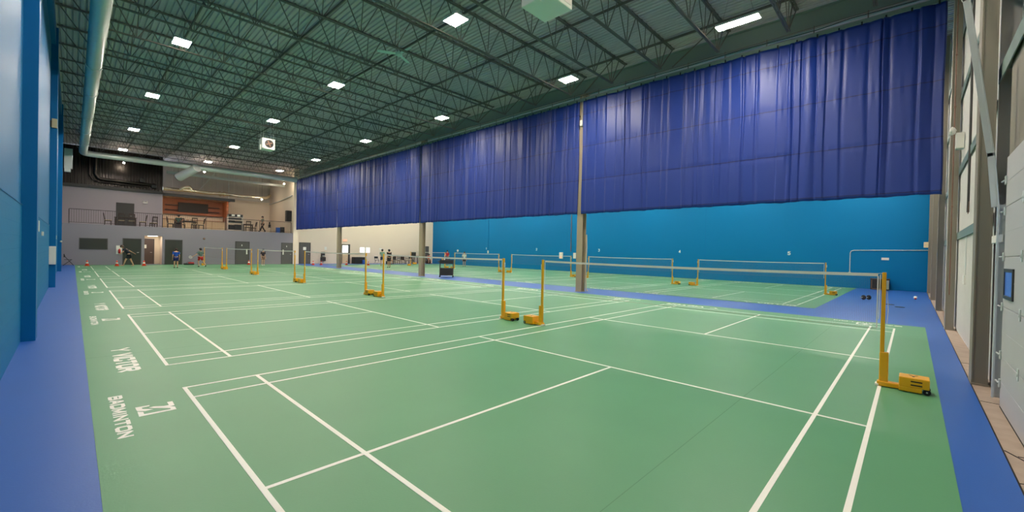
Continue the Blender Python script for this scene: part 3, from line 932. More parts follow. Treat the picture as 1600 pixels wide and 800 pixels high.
t = thing('flood_light', 'small white twin-head emergency light on the wall beside the curtain end', 'emergency light', (13.4, -1.02, 4.65))
MB().bbox(-0.12, 0.12, -0.08, 0.06, -0.25, 0.12, 0.01).build('battery_case', M['white_p'], t)
for s in (-0.12, 0.12):
    MB().lathe([(0.02, 0), (0.07, 0.06), (0.075, 0.11)], n=14, M=Matrix.Translation((s, 0.06, 0.16)) @ Matrix.Rotation(-PI/2.6, 4, 'X')).build('lamp_head', M['white_p'], t)
t = thing('drop_conduit', 'dark conduit with a pull cord hanging on the white wall between two columns', 'conduit', (11.6, -1.08, 0))
MB().tube([(0, 0, 8.6), (0, 0.01, 6.0), (0.03, 0, 5.2), (0, 0, 3.4), (0.02, 0, 2.75)], 0.02, 8).build('pipe', M['frame_grey'], t)
MB().bar((-0.16, 0.0, 2.95), (0.0, 0, 2.72), 0.012, 0.02).bar((0.16, 0.0, 3.02), (0.0, 0, 2.72), 0.012, 0.02).build('hook', M['copper'], t)
t = thing('wall_switch', 'small white switch box on the white wall with a dark opening below', 'switch box', (12.2, -1.11, 1.25))
MB().bbox(-0.12, 0.12, -0.03, 0.03, 0.0, 0.2, 0.008).build('casing', M['white_p'], t)
MB().tube([(-0.05, 0.0, 0.19), (-0.05, 0, 1.1)], 0.012, 8).build('conduit', M['galv'], t)
MB().box(-0.4, 0.0, -0.04, -0.02, -0.75, -0.35).build('outlet', M['black'], t)
t = thing('fire_extinguisher', 'red extinguisher half hidden in the gap behind the big column', 'fire extinguisher', (7.5, -1.35, 0))
MB().lathe([(0.02, 0), (0.085, 0.02), (0.09, 0.1), (0.09, 0.9), (0.06, 1.0), (0.025, 1.05), (0.025, 1.1)], c=(0,0,0.45), n=16).build('cylinder', M['red'], t)
MB().box(-0.02, 0.12, -0.02, 0.02, 1.55, 1.6).build('handle', M['black'], t)
MB().box(-0.12, 0.12, -0.12, 0.12, -0.012, 0.45).build('stand', M['frame_grey'], t)
t = thing('cardboard_bundle', 'small pinkish bundle on the floor in the gap beside the big column', 'bundle', (7.45, -1.22, -0.012))
MB().bbox(-0.10, 0.10, -0.05, 0.05, 0.0, 0.10, 0.02).build('wrapping', M['seat'], t)

# ------------------------------------------------------------------ fittings on the walls
def door(n, x0, x1, ztop, y, leafm, lb, sign=None, z0=0.0, handle=True):
    w = x1-x0
    o = MB().box(x0-0.05, x0, y-0.03, y, z0, ztop+0.05).box(x1, x1+0.05, y-0.03, y, z0, ztop+0.05).box(x0-0.05, x1+0.05, y-0.03, y, ztop, ztop+0.05).build('door_%d' % n, M['frame_grey'])
    tag(o, lb, kind='structure')
    leaf = MB().box(x0, x1, y-0.012, y-0.001, z0+0.005, ztop).build('door_leaf', leafm, o)
    if handle:
        MB().tube([(x1-0.1, y-0.012, z0+1.0), (x1-0.1, y-0.07, z0+1.0), (x1-0.22, y-0.07, z0+1.0)], 0.012, 8).build('handle', M['galv'], leaf)
    if sign:
        for (sx, sz, sw, sh) in sign:
            MB().box(sx, sx+sw, y-0.018, y-0.0125, sz, sz+sh).build('notice', M['paper'], leaf)
    return o
door(1, 1.90, 2.92, 2.08, YF, M['glass_dark'], 'dark grey door behind the bending player')
door(2, 3.20, 3.90, 2.12, 47.6, M['door_brown'], 'brown door inside the lit alcove', sign=[(3.22, 1.35, 0.22, 0.3)])
door(3, 4.50, 5.58, 2.08, YF, M['glass_dark'], 'dark grey door behind the child in blue')
door(4, 9.56, 10.62, 2.1, YF, M['door_grey'], 'grey door with a paper notice behind the net', sign=[(10.02, 1.72, 0.05, 0.14), (10.40, 0.95, 0.10, 0.5)])
door(5, 13.48, 14.44, 2.1, YF, M['door_grey'], 'grey door at the right end of the grey wall', sign=[(13.9, 1.72, 0.05, 0.14), (13.56, 0.95, 0.10, 0.5)])
door(6, 15.40, 16.45, 2.2, Y2F, M['door_grey'], 'grey door left of the farthest column', sign=[(15.75, 1.45, 0.3, 0.32)])
door(7, 1.70, 2.76, 5.2, 50.0, M['frame_grey'], 'dark door on the mezzanine behind the table', z0=ZM)
door(8, 30.75, 31.45, 2.2, Y2F, M['door_grey'], 'grey door in the corner of the second hall')
# lit glazed door with daylight above
o = MB().box(19.86, 19.92, Y2F-0.03, Y2F+0.1, 0, 2.2).box(20.60, 20.80, Y2F-0.05, Y2F+0.1, 0, 2.2).box(19.86, 20.8, Y2F-0.03, Y2F+0.1, 2.15, 2.2).build('door_9', M['frame_grey'])
tag(o, 'bright glazed exit door right of the farthest column', kind='structure')
MB().box(19.92, 20.60, Y2F+0.02, Y2F+0.06, 0, 1.25).box(19.92, 20.60, Y2F+0.02, Y2F+0.06, 2.05, 2.15).build('door_leaf', M['cream'], o)
MB().box(19.92, 20.24, Y2F+0.03, Y2F+0.05, 1.25, 2.05).box(20.27, 20.60, Y2F+0.03, Y2F+0.05, 1.25, 2.05).build('pane', M['daylit'], o)
MB().box(20.24, 20.27, Y2F+0.02, Y2F+0.06, 1.25, 2.05).build('mullion', M['frame_grey'], o)
t = thing('exit_sign', 'glowing pale red sign above the bright glazed door', 'sign', (20.2, Y2F-0.06, 2.5))
MB().bbox(-0.24, 0.24, 0.0, 0.06, 0, 0.26, 0.01).build('casing', M['sign'], t)
# windows
o = MB().box(-0.56, 1.0, YF-0.02, YF, 1.20, 1.25).box(-0.56, 1.0, YF-0.02, YF, 2.02, 2.07).box(-0.56, -0.51, YF-0.02, YF, 1.25, 2.02).box(0.95, 1.0, YF-0.02, YF, 1.25, 2.02).build('window_1', M['frame_grey'])
tag(o, 'dark horizontal window in the grey wall', kind='structure')
MB().box(-0.51, 0.95, YF-0.008, YF-0.001, 1.25, 2.02).build('pane', M['glass_dark'], o)
for i, (xa, xb) in enumerate(((22.0, 22.55), (22.75, 23.2))):
    o = MB().box(xa-0.03, xb+0.03, Y2F-0.015, Y2F, 1.27, 1.30).box(xa-0.03, xb+0.03, Y2F-0.015, Y2F, 1.86, 1.89).box(xa-0.03, xa, Y2F-0.015, Y2F, 1.3, 1.86).box(xb, xb+0.03, Y2F-0.015, Y2F, 1.3, 1.86).build('window_%d' % (i+2), M['white_p'])
    tag(o, ('left' if i == 0 else 'right') + ' small bright window in the white wall', kind='structure')
    MB().box(xa, xb, Y2F-0.008, Y2F-0.001, 1.3, 1.86).build('pane', M['daylit'], o)
o = MB().box(24.4, 24.75, Y2F-0.012, Y2F, 1.68, 1.84).build('wall_notice', M['paper']); tag(o, 'small pale notice right of the bright windows', 'notice')
o = MB().box(17.95, 18.2, Y2F-0.012, Y2F, 1.5, 1.85).build('wall_notice', M['paper']); tag(o, 'white paper notice above the dark wall phone', 'notice')
t = thing('hose_cabinet', 'white cabinet with a red extinguisher beside the dark door on the left', 'fire cabinet', (1.65, YF, 0.86))
MB().box(-0.17, 0.17, -0.02, 0, 0, 0.68).build('backing', M['white_p'], t)
MB().lathe([(0.02,0),(0.075,0.02),(0.08,0.3),(0.03,0.36),(0.02,0.4)], c=(0.02,-0.1,0.04), n=12).build('extinguisher', M['red'], t)
t = thing('wall_phone', 'dark wall unit with a shelf on the white wall left of the farthest column', 'wall unit', (17.78, Y2F, 0.3))
MB().bbox(-0.2, 0.2, -0.12, 0, 0.45, 0.98, 0.01).build('hood', M['black'], t)
MB().bbox(-0.24, 0.24, -0.26, 0, 0.0, 0.42, 0.01).build('cabinet', M['black'], t)
MB().bbox(-0.1, 0.16, -0.2, -0.12, 0.50, 0.6, 0.01).build('handset', M['galv'], t)
t = thing('thermostat', 'small reddish bell on the grey wall under the mezzanine rail', 'bell', (7.15, YF, 2.3))
MB().lathe([(0.09, 0), (0.09, 0.03), (0.05, 0.07)], n=14, M=Matrix.Rotation(PI/2, 4, 'X')).build('dome', M['copper'], t)
# left wall
t = thing('wall_panel', 'white electrical panel on the side of the second blue pilaster', 'panel', (-1.43, 23.3, 0.87))
MB().bbox(-0.085, 0.10, -0.10, -0.0, 0, 0.68, 0.008).build('cabinet', M['white_p'], t)
MB().box(-0.06, 0.075, -0.104, -0.10, 0.03, 0.65).build('cover', M['white_p'], t)
t = thing('wall_sounder', 'beige box high on the second blue pilaster', 'sounder', (-1.42, 23.3, 5.98))
MB().bbox(-0.06, 0.08, -0.09, 0, 0, 0.34, 0.008).build('casing', M['seat'], t)
MB().bbox(-0.10, -0.06, -0.09, -0.02, 0.02, 0.26, 0.008).build('horn', M['black'], t)
for (y, z, h, lb) in ((15.2, 1.96, 0.27, 'small white thermostat on the left wall past the first pilaster'), (17.4, 1.88, 0.12, 'smaller white switch on the left wall, right of the thermostat'), (31.9, 1.85, 0.2, 'tiny white box on the left wall past the second pilaster')):
    o = MB().bbox(XL+0.012, XL+0.05, y, y+0.22, z, z+h, 0.006).build('wall_control', M['white_p']); tag(o, lb, 'wall control')
t = thing('sprinkler_sensor', 'small round white sensor on the third blue pilaster', 'sensor', (-1.36, 36.05, 1.75))
MB().lathe([(0.05,0),(0.05,0.04),(0.02,0.07)], n=12, M=Matrix.Rotation(PI/2, 4, 'X')).build('dome', M['white_p'], t)
# teal wall fittings
t = thing('teal_wall_conduit', 'thin grey conduit forming a tall frame on the teal wall at the right', 'conduit', (XR-0.02, 0, 0))
MB().tube([(0, -0.95, 2.36), (0, 2.35, 2.32), (0, 2.49, 2.27), (0, 2.53, 2.15), (0, 2.53, 0.98)], 0.02, 8).build('pipe', M['galv'], t)
MB().bbox(-0.04, 0.0, 2.47, 2.59, 0.85, 0.98, 0.006).build('outlet_box', M['white_p'], t)
o = MB().box(XR-0.02, XR, 0.72, 1.06, 1.76, 1.90).build('wall_plate', M['white_p']); tag(o, 'white rectangular plate on the teal wall under the conduit', 'plate')
t = thing('corner_box', 'cream junction box on the farthest taupe column near the teal wall', 'junction box', (31.40, -0.93, 2.5))
MB().bbox(-0.02, 0.25, 0.01, 0.2, 0, 0.3, 0.008).build('casing', M['cream'], t)
for (y0, y1, lb) in ((23.95, 23.97, 'thin dark conduit dropping down the teal wall left of the near column'),):
    o = MB().tube([(XR-0.037, 23.8, 9.6), (XR-0.037, 23.8, 1.9)], 0.035, 8).build('drop_conduit', M['copper']); tag(o, lb, 'conduit')
o = MB().tube([(XR-0.022, 35.6, 9.6), (XR-0.022, 35.6, 1.87)], 0.02, 8).build('drop_conduit', M['pilaster']); tag(o, 'blue-painted conduit on the teal wall behind the players', 'conduit')
o = MB().bbox(XR-0.05, XR, 35.5, 35.7, 1.55, 1.85, 0.006).build('wall_outlet', M['white_p']); tag(o, 'small white outlet at the foot of the blue-painted conduit', 'outlet')
for (y, z, lb) in ((41.2, 1.75, 'round white gauge on the teal wall behind the player in red'),):
    o = MB().lathe([(0.15,0),(0.15,0.04),(0.11,0.06)], c=(0,0,0), n=16, M=Matrix.Translation((XR, y, z)) @ Matrix.Rotation(-PI/2, 4, 'Y')).build('wall_gauge', M['white_p']); tag(o, lb, 'gauge')
t = thing('distribution_box', 'white box with a pink label on the teal wall left of the near column', 'electrical box', (XR, 24.95, 1.2))
MB().bbox(-0.12, 0.0, -0.2, 0.2, 0, 0.62, 0.01).build('casing', M['white_p'], t)
MB().box(-0.124, -0.12, -0.12, 0.12, 0.06, 0.3).build('label_plate', M['sign'], t)
o = MB().bbox(XR-0.06, XR, 23.2, 23.5, 1.25, 1.8, 0.008).build('wall_outlet', M['white_p']); tag(o, 'narrow white box on the teal wall at the near column edge', 'outlet')
t = thing('wall_speaker', 'black loudspeaker mounted high on the white side wall of the mezzanine', 'loudspeaker', (14.3, 46.6, 4.35))
MB().bbox(-0.28, 0.22, -0.22, 0.22, 0, 1.12, 0.02).build('cabinet', M['frame_grey'], t)
MB().box(-0.26, 0.20, -0.228, -0.22, 0.03, 1.09).build('grille', M['black'], t)
for (x, z, lb) in ((3.53, 5.33, 'small white twin emergency light on the mezzanine wall right of the dark door'),):
    t = thing('emergency_light', lb, 'emergency light', (x, 49.98, z))
    MB().bbox(-0.17, 0.17, -0.08, 0.0, 0, 0.14, 0.01).build('battery_case', M['white_p'], t)
    for s in (-0.11, 0.11): MB().lathe([(0.03,0),(0.06,0.05),(0.06,0.09)], c=(s,-0.05,0.14), n=12).build('lamp_head', M['white_p'], t)

# ------------------------------------------------------------------ mezzanine: railing, bar, furniture
posts = [-1.1, 1.55, 4.29, 7.28, 8.72, 11.53, 14.35]
bal0 = None; rp0 = None
rlab = ['leftmost, in front of the grey wall', 'in front of the dark door and first table', 'in front of the second dining set', 'in front of the cream counter end', 'in front of the merchandise rack', 'rightmost, beside the loudspeaker']
for i in range(6):
    a, b_ = posts[i], posts[i+1]
    t = thing('railing_section', 'dark metal balcony railing section, ' + rlab[i], 'railing', (a, YF+0.1, ZM+0.02), 0, 'railing sections along the mezzanine edge')
    w = b_-a-(0.052 if i < 5 else 0)
    MB().box(0.0, w, -0.02, 0.02, 1.08, 1.12).build('top_rail', M['rail'], t)
    MB().box(0.0, w, -0.015, 0.015, 0.08, 0.11).build('bottom_rail', M['rail'], t)
    for px in ((0.0, ) if i < 5 else (0.0, w)):
        MB().box(px-0.025, px+0.025, -0.025, 0.025, 0.0, 1.08).build('post', M['rail'], t)
    nb = int(w/0.125)
    for k in range(1, nb):
        if bal0 is None:
            bal0 = MB().box(-0.007, 0.007, -0.007, 0.007, 0.11, 1.08).build('baluster', M['rail'], t); o = bal0
        else:
            o = bal0.copy(); COL.objects.link(o); o.parent = t
        o.location = (w*k/nb, 0, 0)
# bar
t = thing('bar_back_panel', 'walnut wall panelling of the bar with open shelves', 'panelling', (0, 0, 0))
MB().box(4.80, 10.2, 53.5, 53.6, 4.80, 6.3).build('panel', M['wood'], t)
MB().box(10.05, 10.2, 51.8, 53.5, ZM, 6.3).build('end_panel', M['wood'], t)
for (xa, xb) in ((5.3, 6.28), (8.78, 9.7)):
    MB().box(xa, xb, 53.22, 53.5, 5.15, 5.21).build('shelf', M['darkwood'], t)
    MB().box(xa, xb, 53.22, 53.5, 5.62, 5.68).build('shelf', M['darkwood'], t)
o = MB().bbox(6.30, 8.76, 53.40, 53.49, 5.02, 5.98, 0.02).build('menu_board', M['menu']); tag(o, 'large black menu board on the walnut bar wall', 'menu board')
t = thing('bar_canopy', 'black-edged canopy over the bar', 'canopy', (0, 0, 0))
MB().box(4.72, 10.36, 50.0, 50.12, 6.18, 6.46).box(10.24, 10.36, 50.12, YB-0.04, 6.32, 6.46).build('fascia', M['frame_grey'], t)
MB().box(4.76, 10.24, 50.12, YB-0.02, 6.34, 6.46).build('soffit', M['cream'], t)
t = thing('service_counter', 'long cream-fronted bar counter with a wooden top', 'counter', (0, 0, 0))
MB().box(5.0, 10.0, 51.9, 52.5, ZM, 4.15).build('front', M['cream'], t)
MB().bbox(4.95, 10.04, 51.8, 52.6, 4.15, 4.20, 0.01).build('worktop', M['wood'], t)
b = MB()
for x in (6.2, 7.5, 8.8): b.box(x, x+0.02, 51.885, 51.9, ZM+0.05, 4.1)
b.build('panel_joints', M['wood'], t)
for i, (x, y) in enumerate(((5.6, 51.2), (7.5, 51.2), (9.4, 51.2))):
    t = thing('recessed_light', 'small warm downlight under the bar canopy, %s one' % ('left', 'middle', 'right')[i], 'downlight', (x, y, 6.308), 0, 'downlights of the bar canopy')
    MB().lathe([(0.09, 0.0), (0.09, 0.03)], n=14).build('lens', M['orange_glow'], t)
for i, (x, y, z, lb) in enumerate(((13.68, 46.2, 8.1, 'small bright round lamp under the duct end near the curtain'), (12.9, 50.5, 6.75, 'small bright lamp under the foil duct'), (2.0, 48.3, 8.5, 'small bright lamp before the black bulkhead'), (7.5, 48.3, 8.6, 'small lamp above the bar canopy'))):
    t = thing('pendant_lamp', lb, 'lamp', (x, y, z))
    MB().ell((0,0,0), (0.075,0.075,0.06)).build('globe', M['mez_lamp'], t)
    MB().tube([(0,0,0.06), (0,0,ZD-0.01-z)], 0.01, 6).build('stem', M['joist'], t)

def make_chair(name='dining_chair'):
    t = thing(name, '', 'chair')
    MB().bbox(-0.21, 0.21, -0.21, 0.21, 0.42, 0.48, 0.015).build('seat', M['seat'], t)
    MB().box(-0.2, 0.2, -0.2, 0.2, 0.37, 0.42).build('seat_frame', M['darkwood'], t)
    for x in (-0.18, 0.18):
        MB().box(x-0.02, x+0.02, 0.16, 0.20, 0.0, 0.37).build('leg', M['darkwood'], t)
        MB().bar((x, -0.19, 0.0), (x, -0.19, 0.5), 0.04, 0.04).bar((x, -0.19, 0.48), (x, -0.27, 1.02), 0.04, 0.04).build('leg', M['darkwood'], t)
    bk_ = MB().bar((-0.2, -0.265, 0.97), (0.2, -0.265, 0.97), 0.025, 0.09).bar((-0.2, -0.21, 0.62), (0.2, -0.21, 0.62), 0.025, 0.05)
    for k in range(4):
        x = -0.12 + 0.08*k
        bk_.bar((x, -0.213, 0.63), (x, -0.262, 0.95), 0.03, 0.012)
    bk_.build('backrest', M['darkwood'], t)
    return t
ch = make_chair(); ch_used = False
def put_chair(x, y, rz, lb, g, z=ZM):
    global ch_used
    if not ch_used:
        ch_used = True
        ch.location = (x, y, z); ch.rotation_euler = (0,0,rz); ch['label'] = lb; ch['group'] = g
    else: dup(ch, (x, y, z), rz, lb, g)
def table(x, y, w, d, lb, z=ZM, h=0.74, mtop='darkwood'):
    t = thing('dining_table', lb, 'table', (x, y, z))
    MB().bbox(-w/2, w/2, -d/2, d/2, h-0.04, h, 0.01).build('tabletop', M[mtop], t)
    MB().box(-w/2+0.06, w/2-0.06, -d/2+0.06, d/2-0.06, h-0.11, h-0.04).build('apron', M['darkwood'], t)
    for sx in (-1, 1):
        for sy in (-1, 1):
            cx, cy = sx*(w/2-0.08), sy*(d/2-0.08)
            MB().box(cx-0.035, cx+0.035, cy-0.035, cy+0.035, 0, h-0.11).build('leg', M['darkwood'], t)
    return t
table(2.1, 47.4, 1.35, 0.85, 'dark dining table on the mezzanine in front of the dark door')
put_chair(1.05, 47.3, -PI/2, 'dark dining chair at the left end of the first mezzanine table', 'chairs round the first mezzanine table')
put_chair(3.15, 47.3, PI/2, 'dark dining chair at the right end of the first mezzanine table', 'chairs round the first mezzanine table')
put_chair(1.8, 46.75, 0, 'dark dining chair with its back to the rail, left one at the first mezzanine table', 'chairs round the first mezzanine table')
put_chair(2.4, 46.75, 0, 'dark dining chair with its back to the rail, right one at the first mezzanine table', 'chairs round the first mezzanine table')
put_chair(4.0, 48.9, 0.4, 'dark chair standing back between the two mezzanine tables', 'chairs round the second mezzanine table')
table(6.0, 47.4, 1.5, 0.85, 'dark dining table on the mezzanine in front of the bar')
put_chair(4.98, 47.3, -PI/2, 'dark dining chair at the left end of the table by the bar', 'chairs round the second mezzanine table')
put_chair(7.15, 47.3, PI/2, 'dark dining chair at the right end of the table by the bar', 'chairs round the second mezzanine table')
put_chair(5.9, 48.15, PI, 'dark dining chair behind the table by the bar, left one', 'chairs round the second mezzanine table')
put_chair(6.55, 46.75, 0, 'dark dining chair with its back to the rail at the table by the bar', 'chairs round the second mezzanine table')
for i, (x, lb) in enumerate(((5.7, 'left'), (6.0, 'middle'), (6.3, 'right'))):
    o = MB().lathe([(0.035, 0), (0.04, 0.10), (0.036, 0.1)], c=(x, 47.2+0.05*i, ZM+0.741), n=12).build('paper_cup', M['white_p']); tag(o, '%s white cup on the mezzanine table by the bar' % lb, 'cup', 'cups on the mezzanine table')
# merchandise rack
t = thing('display_rack', 'grey wire rack of dark goods with white cards at the rail', 'rack', (9.65, 46.7, ZM))
b = MB()
for x in (-0.6, 0.6):
    for y in (-0.18, 0.18): b.box(x-0.015, x+0.015, y-0.015, y+0.015, 0, 1.5)
for z in (0.1, 0.75, 1.05, 1.3): b.box(-0.6, 0.6, -0.18, 0.18, z, z+0.02)
b.build('frame', M['white_p'], t)
for (xa, xb, z, h) in ((-0.55,-0.1,0.12,0.45),(-0.05,0.5,0.12,0.5),(-0.5,-0.05,0.77,0.22),(0.0,0.55,0.77,0.2),(-0.5,0.5,1.07,0.18),(-0.6,0.6,1.32,0.26)):
    MB().bbox(xa, xb, -0.15, 0.15, z, z+h, 0.02).build('goods', M['black'], t)
for x in (-0.32, 0.12): MB().box(x, x+0.26, -0.165, -0.152, 1.4, 1.56).build('card', M['paper'], t)
table(10.8, 47.3, 0.9, 0.7, 'dark small table with dark cloth beside the merchandise rack')
put_chair(11.45, 47.75, PI/2, 'dark chair right of the small table beside the rack', 'chairs beside the merchandise rack')
put_chair(10.7, 46.7, 0, 'dark chair with its back to the rail beside the rack', 'chairs beside the merchandise rack')
o = MB().bbox(13.15, 13.45, 46.4, 46.8, ZM, ZM+0.55, 0.03).build('blue_bin', M['blue_bin']); tag(o, 'blue plastic bin on the mezzanine by the rail', 'bin')
t = thing('floor_speaker', 'black box loudspeaker standing on the mezzanine right of the blue bin', 'loudspeaker', (13.75, 46.7, ZM))
MB().bbox(-0.17, 0.17, -0.17, 0.17, 0, 0.62, 0.02).build('cabinet', M['frame_grey'], t)
MB().lathe([(0.11, 0), (0.12, 0.012)], n=18, M=Matrix.Translation((0, -0.17, 0.22)) @ Matrix.Rotation(PI/2, 4, 'X')).build('woofer', M['black'], t)
t = thing('camera_tripod', 'white tripod with a small dark bag on the mezzanine left of the blue bin', 'tripod', (12.75, 47.3, ZM))
for k in range(3):
    an = 2*PI/3*k + 0.3
    MB().tube([(0, 0, 0.72), (0.36*math.cos(an), 0.36*math.sin(an), 0.0)], 0.014, 6).build('leg', M['white_p'], t)
MB().bbox(-0.1, 0.1, -0.08, 0.08, 0.5, 0.85, 0.03).build('bag', M['black'], t)
MB().lathe([(0.02, 0.85), (0.06, 0.9), (0.06, 1.05), (0.03, 1.1)], n=12).build('head', M['black'], t)

# ------------------------------------------------------------------ things on the floor
def make_cone():
    t = thing('traffic_cone', '', 'cone')
    MB().bbox(-0.15, 0.15, -0.15, 0.15, 0.0, 0.03, 0.01).build('base', M['orange'], t)
    MB().lathe([(0.11, 0.03), (0.085, 0.16), (0.05, 0.32), (0.025, 0.42), (0.015, 0.425)], n=18).build('cone_body', M['orange'], t)
    MB().lathe([(0.0825, 0.18), (0.062, 0.28)], n=18).build('reflective_band', M['line'], t)
    return t
cn = make_cone(); cu = False
for (x, y, lb) in ((-0.15, 44.0, 'orange cone on the green floor, leftmost, before the dark window'), (1.40, 43.3, 'orange cone just left of the bending player'), (2.93, 43.4, 'orange cone before the lit alcove'), (10.31, 44.6, 'orange cone in front of the grey door with the notice'), (15.55, 43.3, 'orange cone just right of the white wall end'), (16.3, 43.2, 'orange cone left of the farthest column'), (18.7, 42.8, 'orange cone right of the farthest column, before the bright door'), (20.3, 41.2, 'orange cone in front of the dark covered table')):
    z = 0.003 if x < 14.3 or x > 16.82 and y < 43.6 else 0.0
    if not cu:
        cu = True; cn.location = (x, y, z); cn['label'] = lb; cn['group'] = 'orange cones along the far end'
    else: dup(cn, (x, y, z), 0, lb, 'orange cones along the far end')
# folding chair by left wall
def folding_chair(loc, rz, lb):
    t = thing('folding_chair', lb, 'chair', loc, rz)
    MB().bbox(-0.2, 0.2, -0.2, 0.2, 0.43, 0.46, 0.01).build('seat', M['black'], t)
    for x in (-0.22, 0.22):
        MB().tube([(x, 0.28, 0.01), (x, -0.14, 0.62), (x, -0.22, 0.86)], 0.014, 8).build('leg', M['black'], t)
        MB().tube([(x*0.9, -0.26, 0.01), (x*0.9, 0.16, 0.44)], 0.014, 8).build('leg', M['black'], t)
    MB().bbox(-0.21, 0.21, -0.23, -0.18, 0.62, 0.86, 0.01).build('backrest', M['black'], t)
    return t
folding_chair((-1.1, 44.7, 0.0), -PI/2, 'black folding chair in the far left corner by the blue wall')
folding_chair((23.6, 45.6, 0.0), PI, 'grey folding chair beside the seated people in the second hall')
folding_chair((28.2, 45.5, 0.0), PI, 'black folding chair near the yellow box in the second hall')
# bags on floor near far wall
t = thing('sports_bag', 'red and black sports bag on the floor between the two children', 'bag', (6.0, 45.3, 0.003))
MB().bbox(-0.36, 0.36, -0.14, 0.14, 0, 0.13, 0.05).build('bag_body', M['black'], t)
MB().bbox(-0.05, 0.36, -0.13, 0.13, 0.10, 0.22, 0.05).build('lid', M['red'], t)
MB().tube([(-0.2, 0, 0.12), (-0.1, 0, 0.24), (0.1, 0, 0.25), (0.2, 0, 0.19)], 0.012, 6).build('strap', M['black'], t)
# covered table, furniture along the white wall
t = thing('covered_table', 'long table under a black cloth right of the bright door', 'table', (21.6, 46.1, 0.0))
MB().bbox(-0.62, 0.62, -0.38, 0.38, 0.72, 0.76, 0.01).build('tabletop', M['black'], t)
cl = MB()
n_ = 60; vs = []
for k in range(n_):
    an = 2*PI*k/n_
    cx = 0.635*max(-1, min(1, 1.35*math.cos(an))); cy = 0.395*max(-1, min(1, 1.35*math.sin(an)))
    wv = 0.012*math.sin(k*2.6)
    vs.append((cx*(1+wv), cy*(1+wv), 0.02))
for k in range(n_):
    an = 2*PI*k/n_
    cx = 0.635*max(-1, min(1, 1.35*math.cos(an))); cy = 0.395*max(-1, min(1, 1.35*math.sin(an)))
    vs.append((cx, cy, 0.765))
cl.add(vs, [(k, (k+1)%n_, n_+(k+1)%n_, n_+k) for k in range(n_)] + [tuple(range(n_, 2*n_))])
cl.build('cloth', M['black'], t)
o = MB().bbox(21.7, 22.1, 45.2, 45.5, 0.0, 0.45, 0.06).build('blue_bag', M['blue_bin']); tag(o, 'bright blue bag in front of the black covered table', 'bag')
t = thing('storage_bench', 'dark bench with crates and bags against the white wall', 'bench', (26.7, 45.8, 0))
MB().bbox(-0.9, 0.9, -0.22, 0.22, 0.42, 0.47, 0.01).build('seat', M['darkwood'], t)
for x in (-0.8, 0.8):
    for y in (-0.17, 0.17): MB().box(x-0.025, x+0.025, y-0.025, y+0.025, 0, 0.42).build('leg', M['darkwood'], t)
MB().bbox(-0.85, 0.85, -0.2, 0.2, 0.12, 0.16, 0.01).build('lower_shelf', M['seat'], t)
for (x, w, h, d, mm, lb) in ((26.0, 0.35, 0.4, 0.3, 'black', 'black bag on the left end of the dark bench'), (26.55, 0.4, 0.28, 0.28, 'paper', 'white box in the middle of the dark bench'), (27.1, 0.45, 0.5, 0.3, 'darkwood', 'tall brown bag on the right of the dark bench')):
    o = MB().bbox(x-w/2, x+w/2, 45.8-d/2, 45.8+d/2, 0.471, 0.471+h, 0.05).build('bench_bag' if mm != 'paper' else 'bench_box', M[mm]); tag(o, lb, 'bag' if mm != 'paper' else 'box')
o = MB().bbox(27.5, 27.95, 43.9, 44.2, 0, 0.2, 0.03).build('yellow_box', M['yellow']); tag(o, 'low yellow weight box on the floor right of the bench', 'box')
put_chair(25.5, 45.2, 0.3, 'dark chair left of the bench in the second hall', 'dark chairs round the bench in the second hall', 0.0)
put_chair(26.2, 44.9, PI+0.2, 'dark chair before the middle of the bench in the second hall', 'dark chairs round the bench in the second hall', 0.003 if False else 0.0)
put_chair(27.3, 45.0, PI-0.4, 'dark chair before the right end of the bench in the second hall', 'dark chairs round the bench in the second hall', 0.0)
t = table(29.15, 46.0, 0.95, 0.6, 'tall dark table left of the second column carrying a microwave', z=0.0, h=0.98)
t = thing('microwave', 'black microwave on the tall dark table by the white wall', 'microwave', (28.85, 46.1, 0.981))
MB().bbox(-0.26, 0.26, -0.2, 0.2, 0, 0.45, 0.02).build('casing', M['black'], t)
MB().box(-0.22, 0.1, -0.206, -0.2, 0.06, 0.38).build('window', M['glass_dark'], t)
# trolley
t = thing('utility_trolley', 'black two-tier utility trolley on the blue aisle past the second column', 'trolley', (15.83, 21.9, 0), math.radians(-40))
for x in (-0.42, 0.42):
    for y in (-0.22, 0.22):
        MB().box(x-0.02, x+0.02, y-0.02, y+0.02, 0.10, 1.12).build('upright', M['frame_grey'], t)
        w_ = MB().lathe([(0.01,-0.015),(0.045,-0.015),(0.045,0.015),(0.01,0.015)], n=14, M=Matrix.Translation((x, y, 0.045)) @ Matrix.Rotation(PI/2, 4, 'X')).build('caster', M['rubber'], t)
def tray(z, h, nm):
    b = MB().box(-0.42, 0.42, -0.24, 0.24, z, z+0.02).box(-0.44, 0.44, -0.25, -0.23, z, z+h).box(-0.44, 0.44, 0.23, 0.25, z, z+h).box(-0.44, -0.42, -0.24, 0.24, z, z+h).box(0.42, 0.44, -0.24, 0.24, z, z+h)
    return b.build(nm, M['black'], t)
tray(0.12, 0.06, 'bottom_shelf'); tray(0.88, 0.24, 'top_tray')
MB().bbox(-0.40, 0.40, -0.22, 0.22, 0.145, 0.60, 0.03).build('storage_bin', M['black'], t)
MB().tube([(-0.46, -0.2, 0.95), (-0.56, -0.2, 1.05), (-0.56, 0.2, 1.05), (-0.46, 0.2, 0.95)], 0.016, 8).build('push_handle', M['frame_grey'], t)
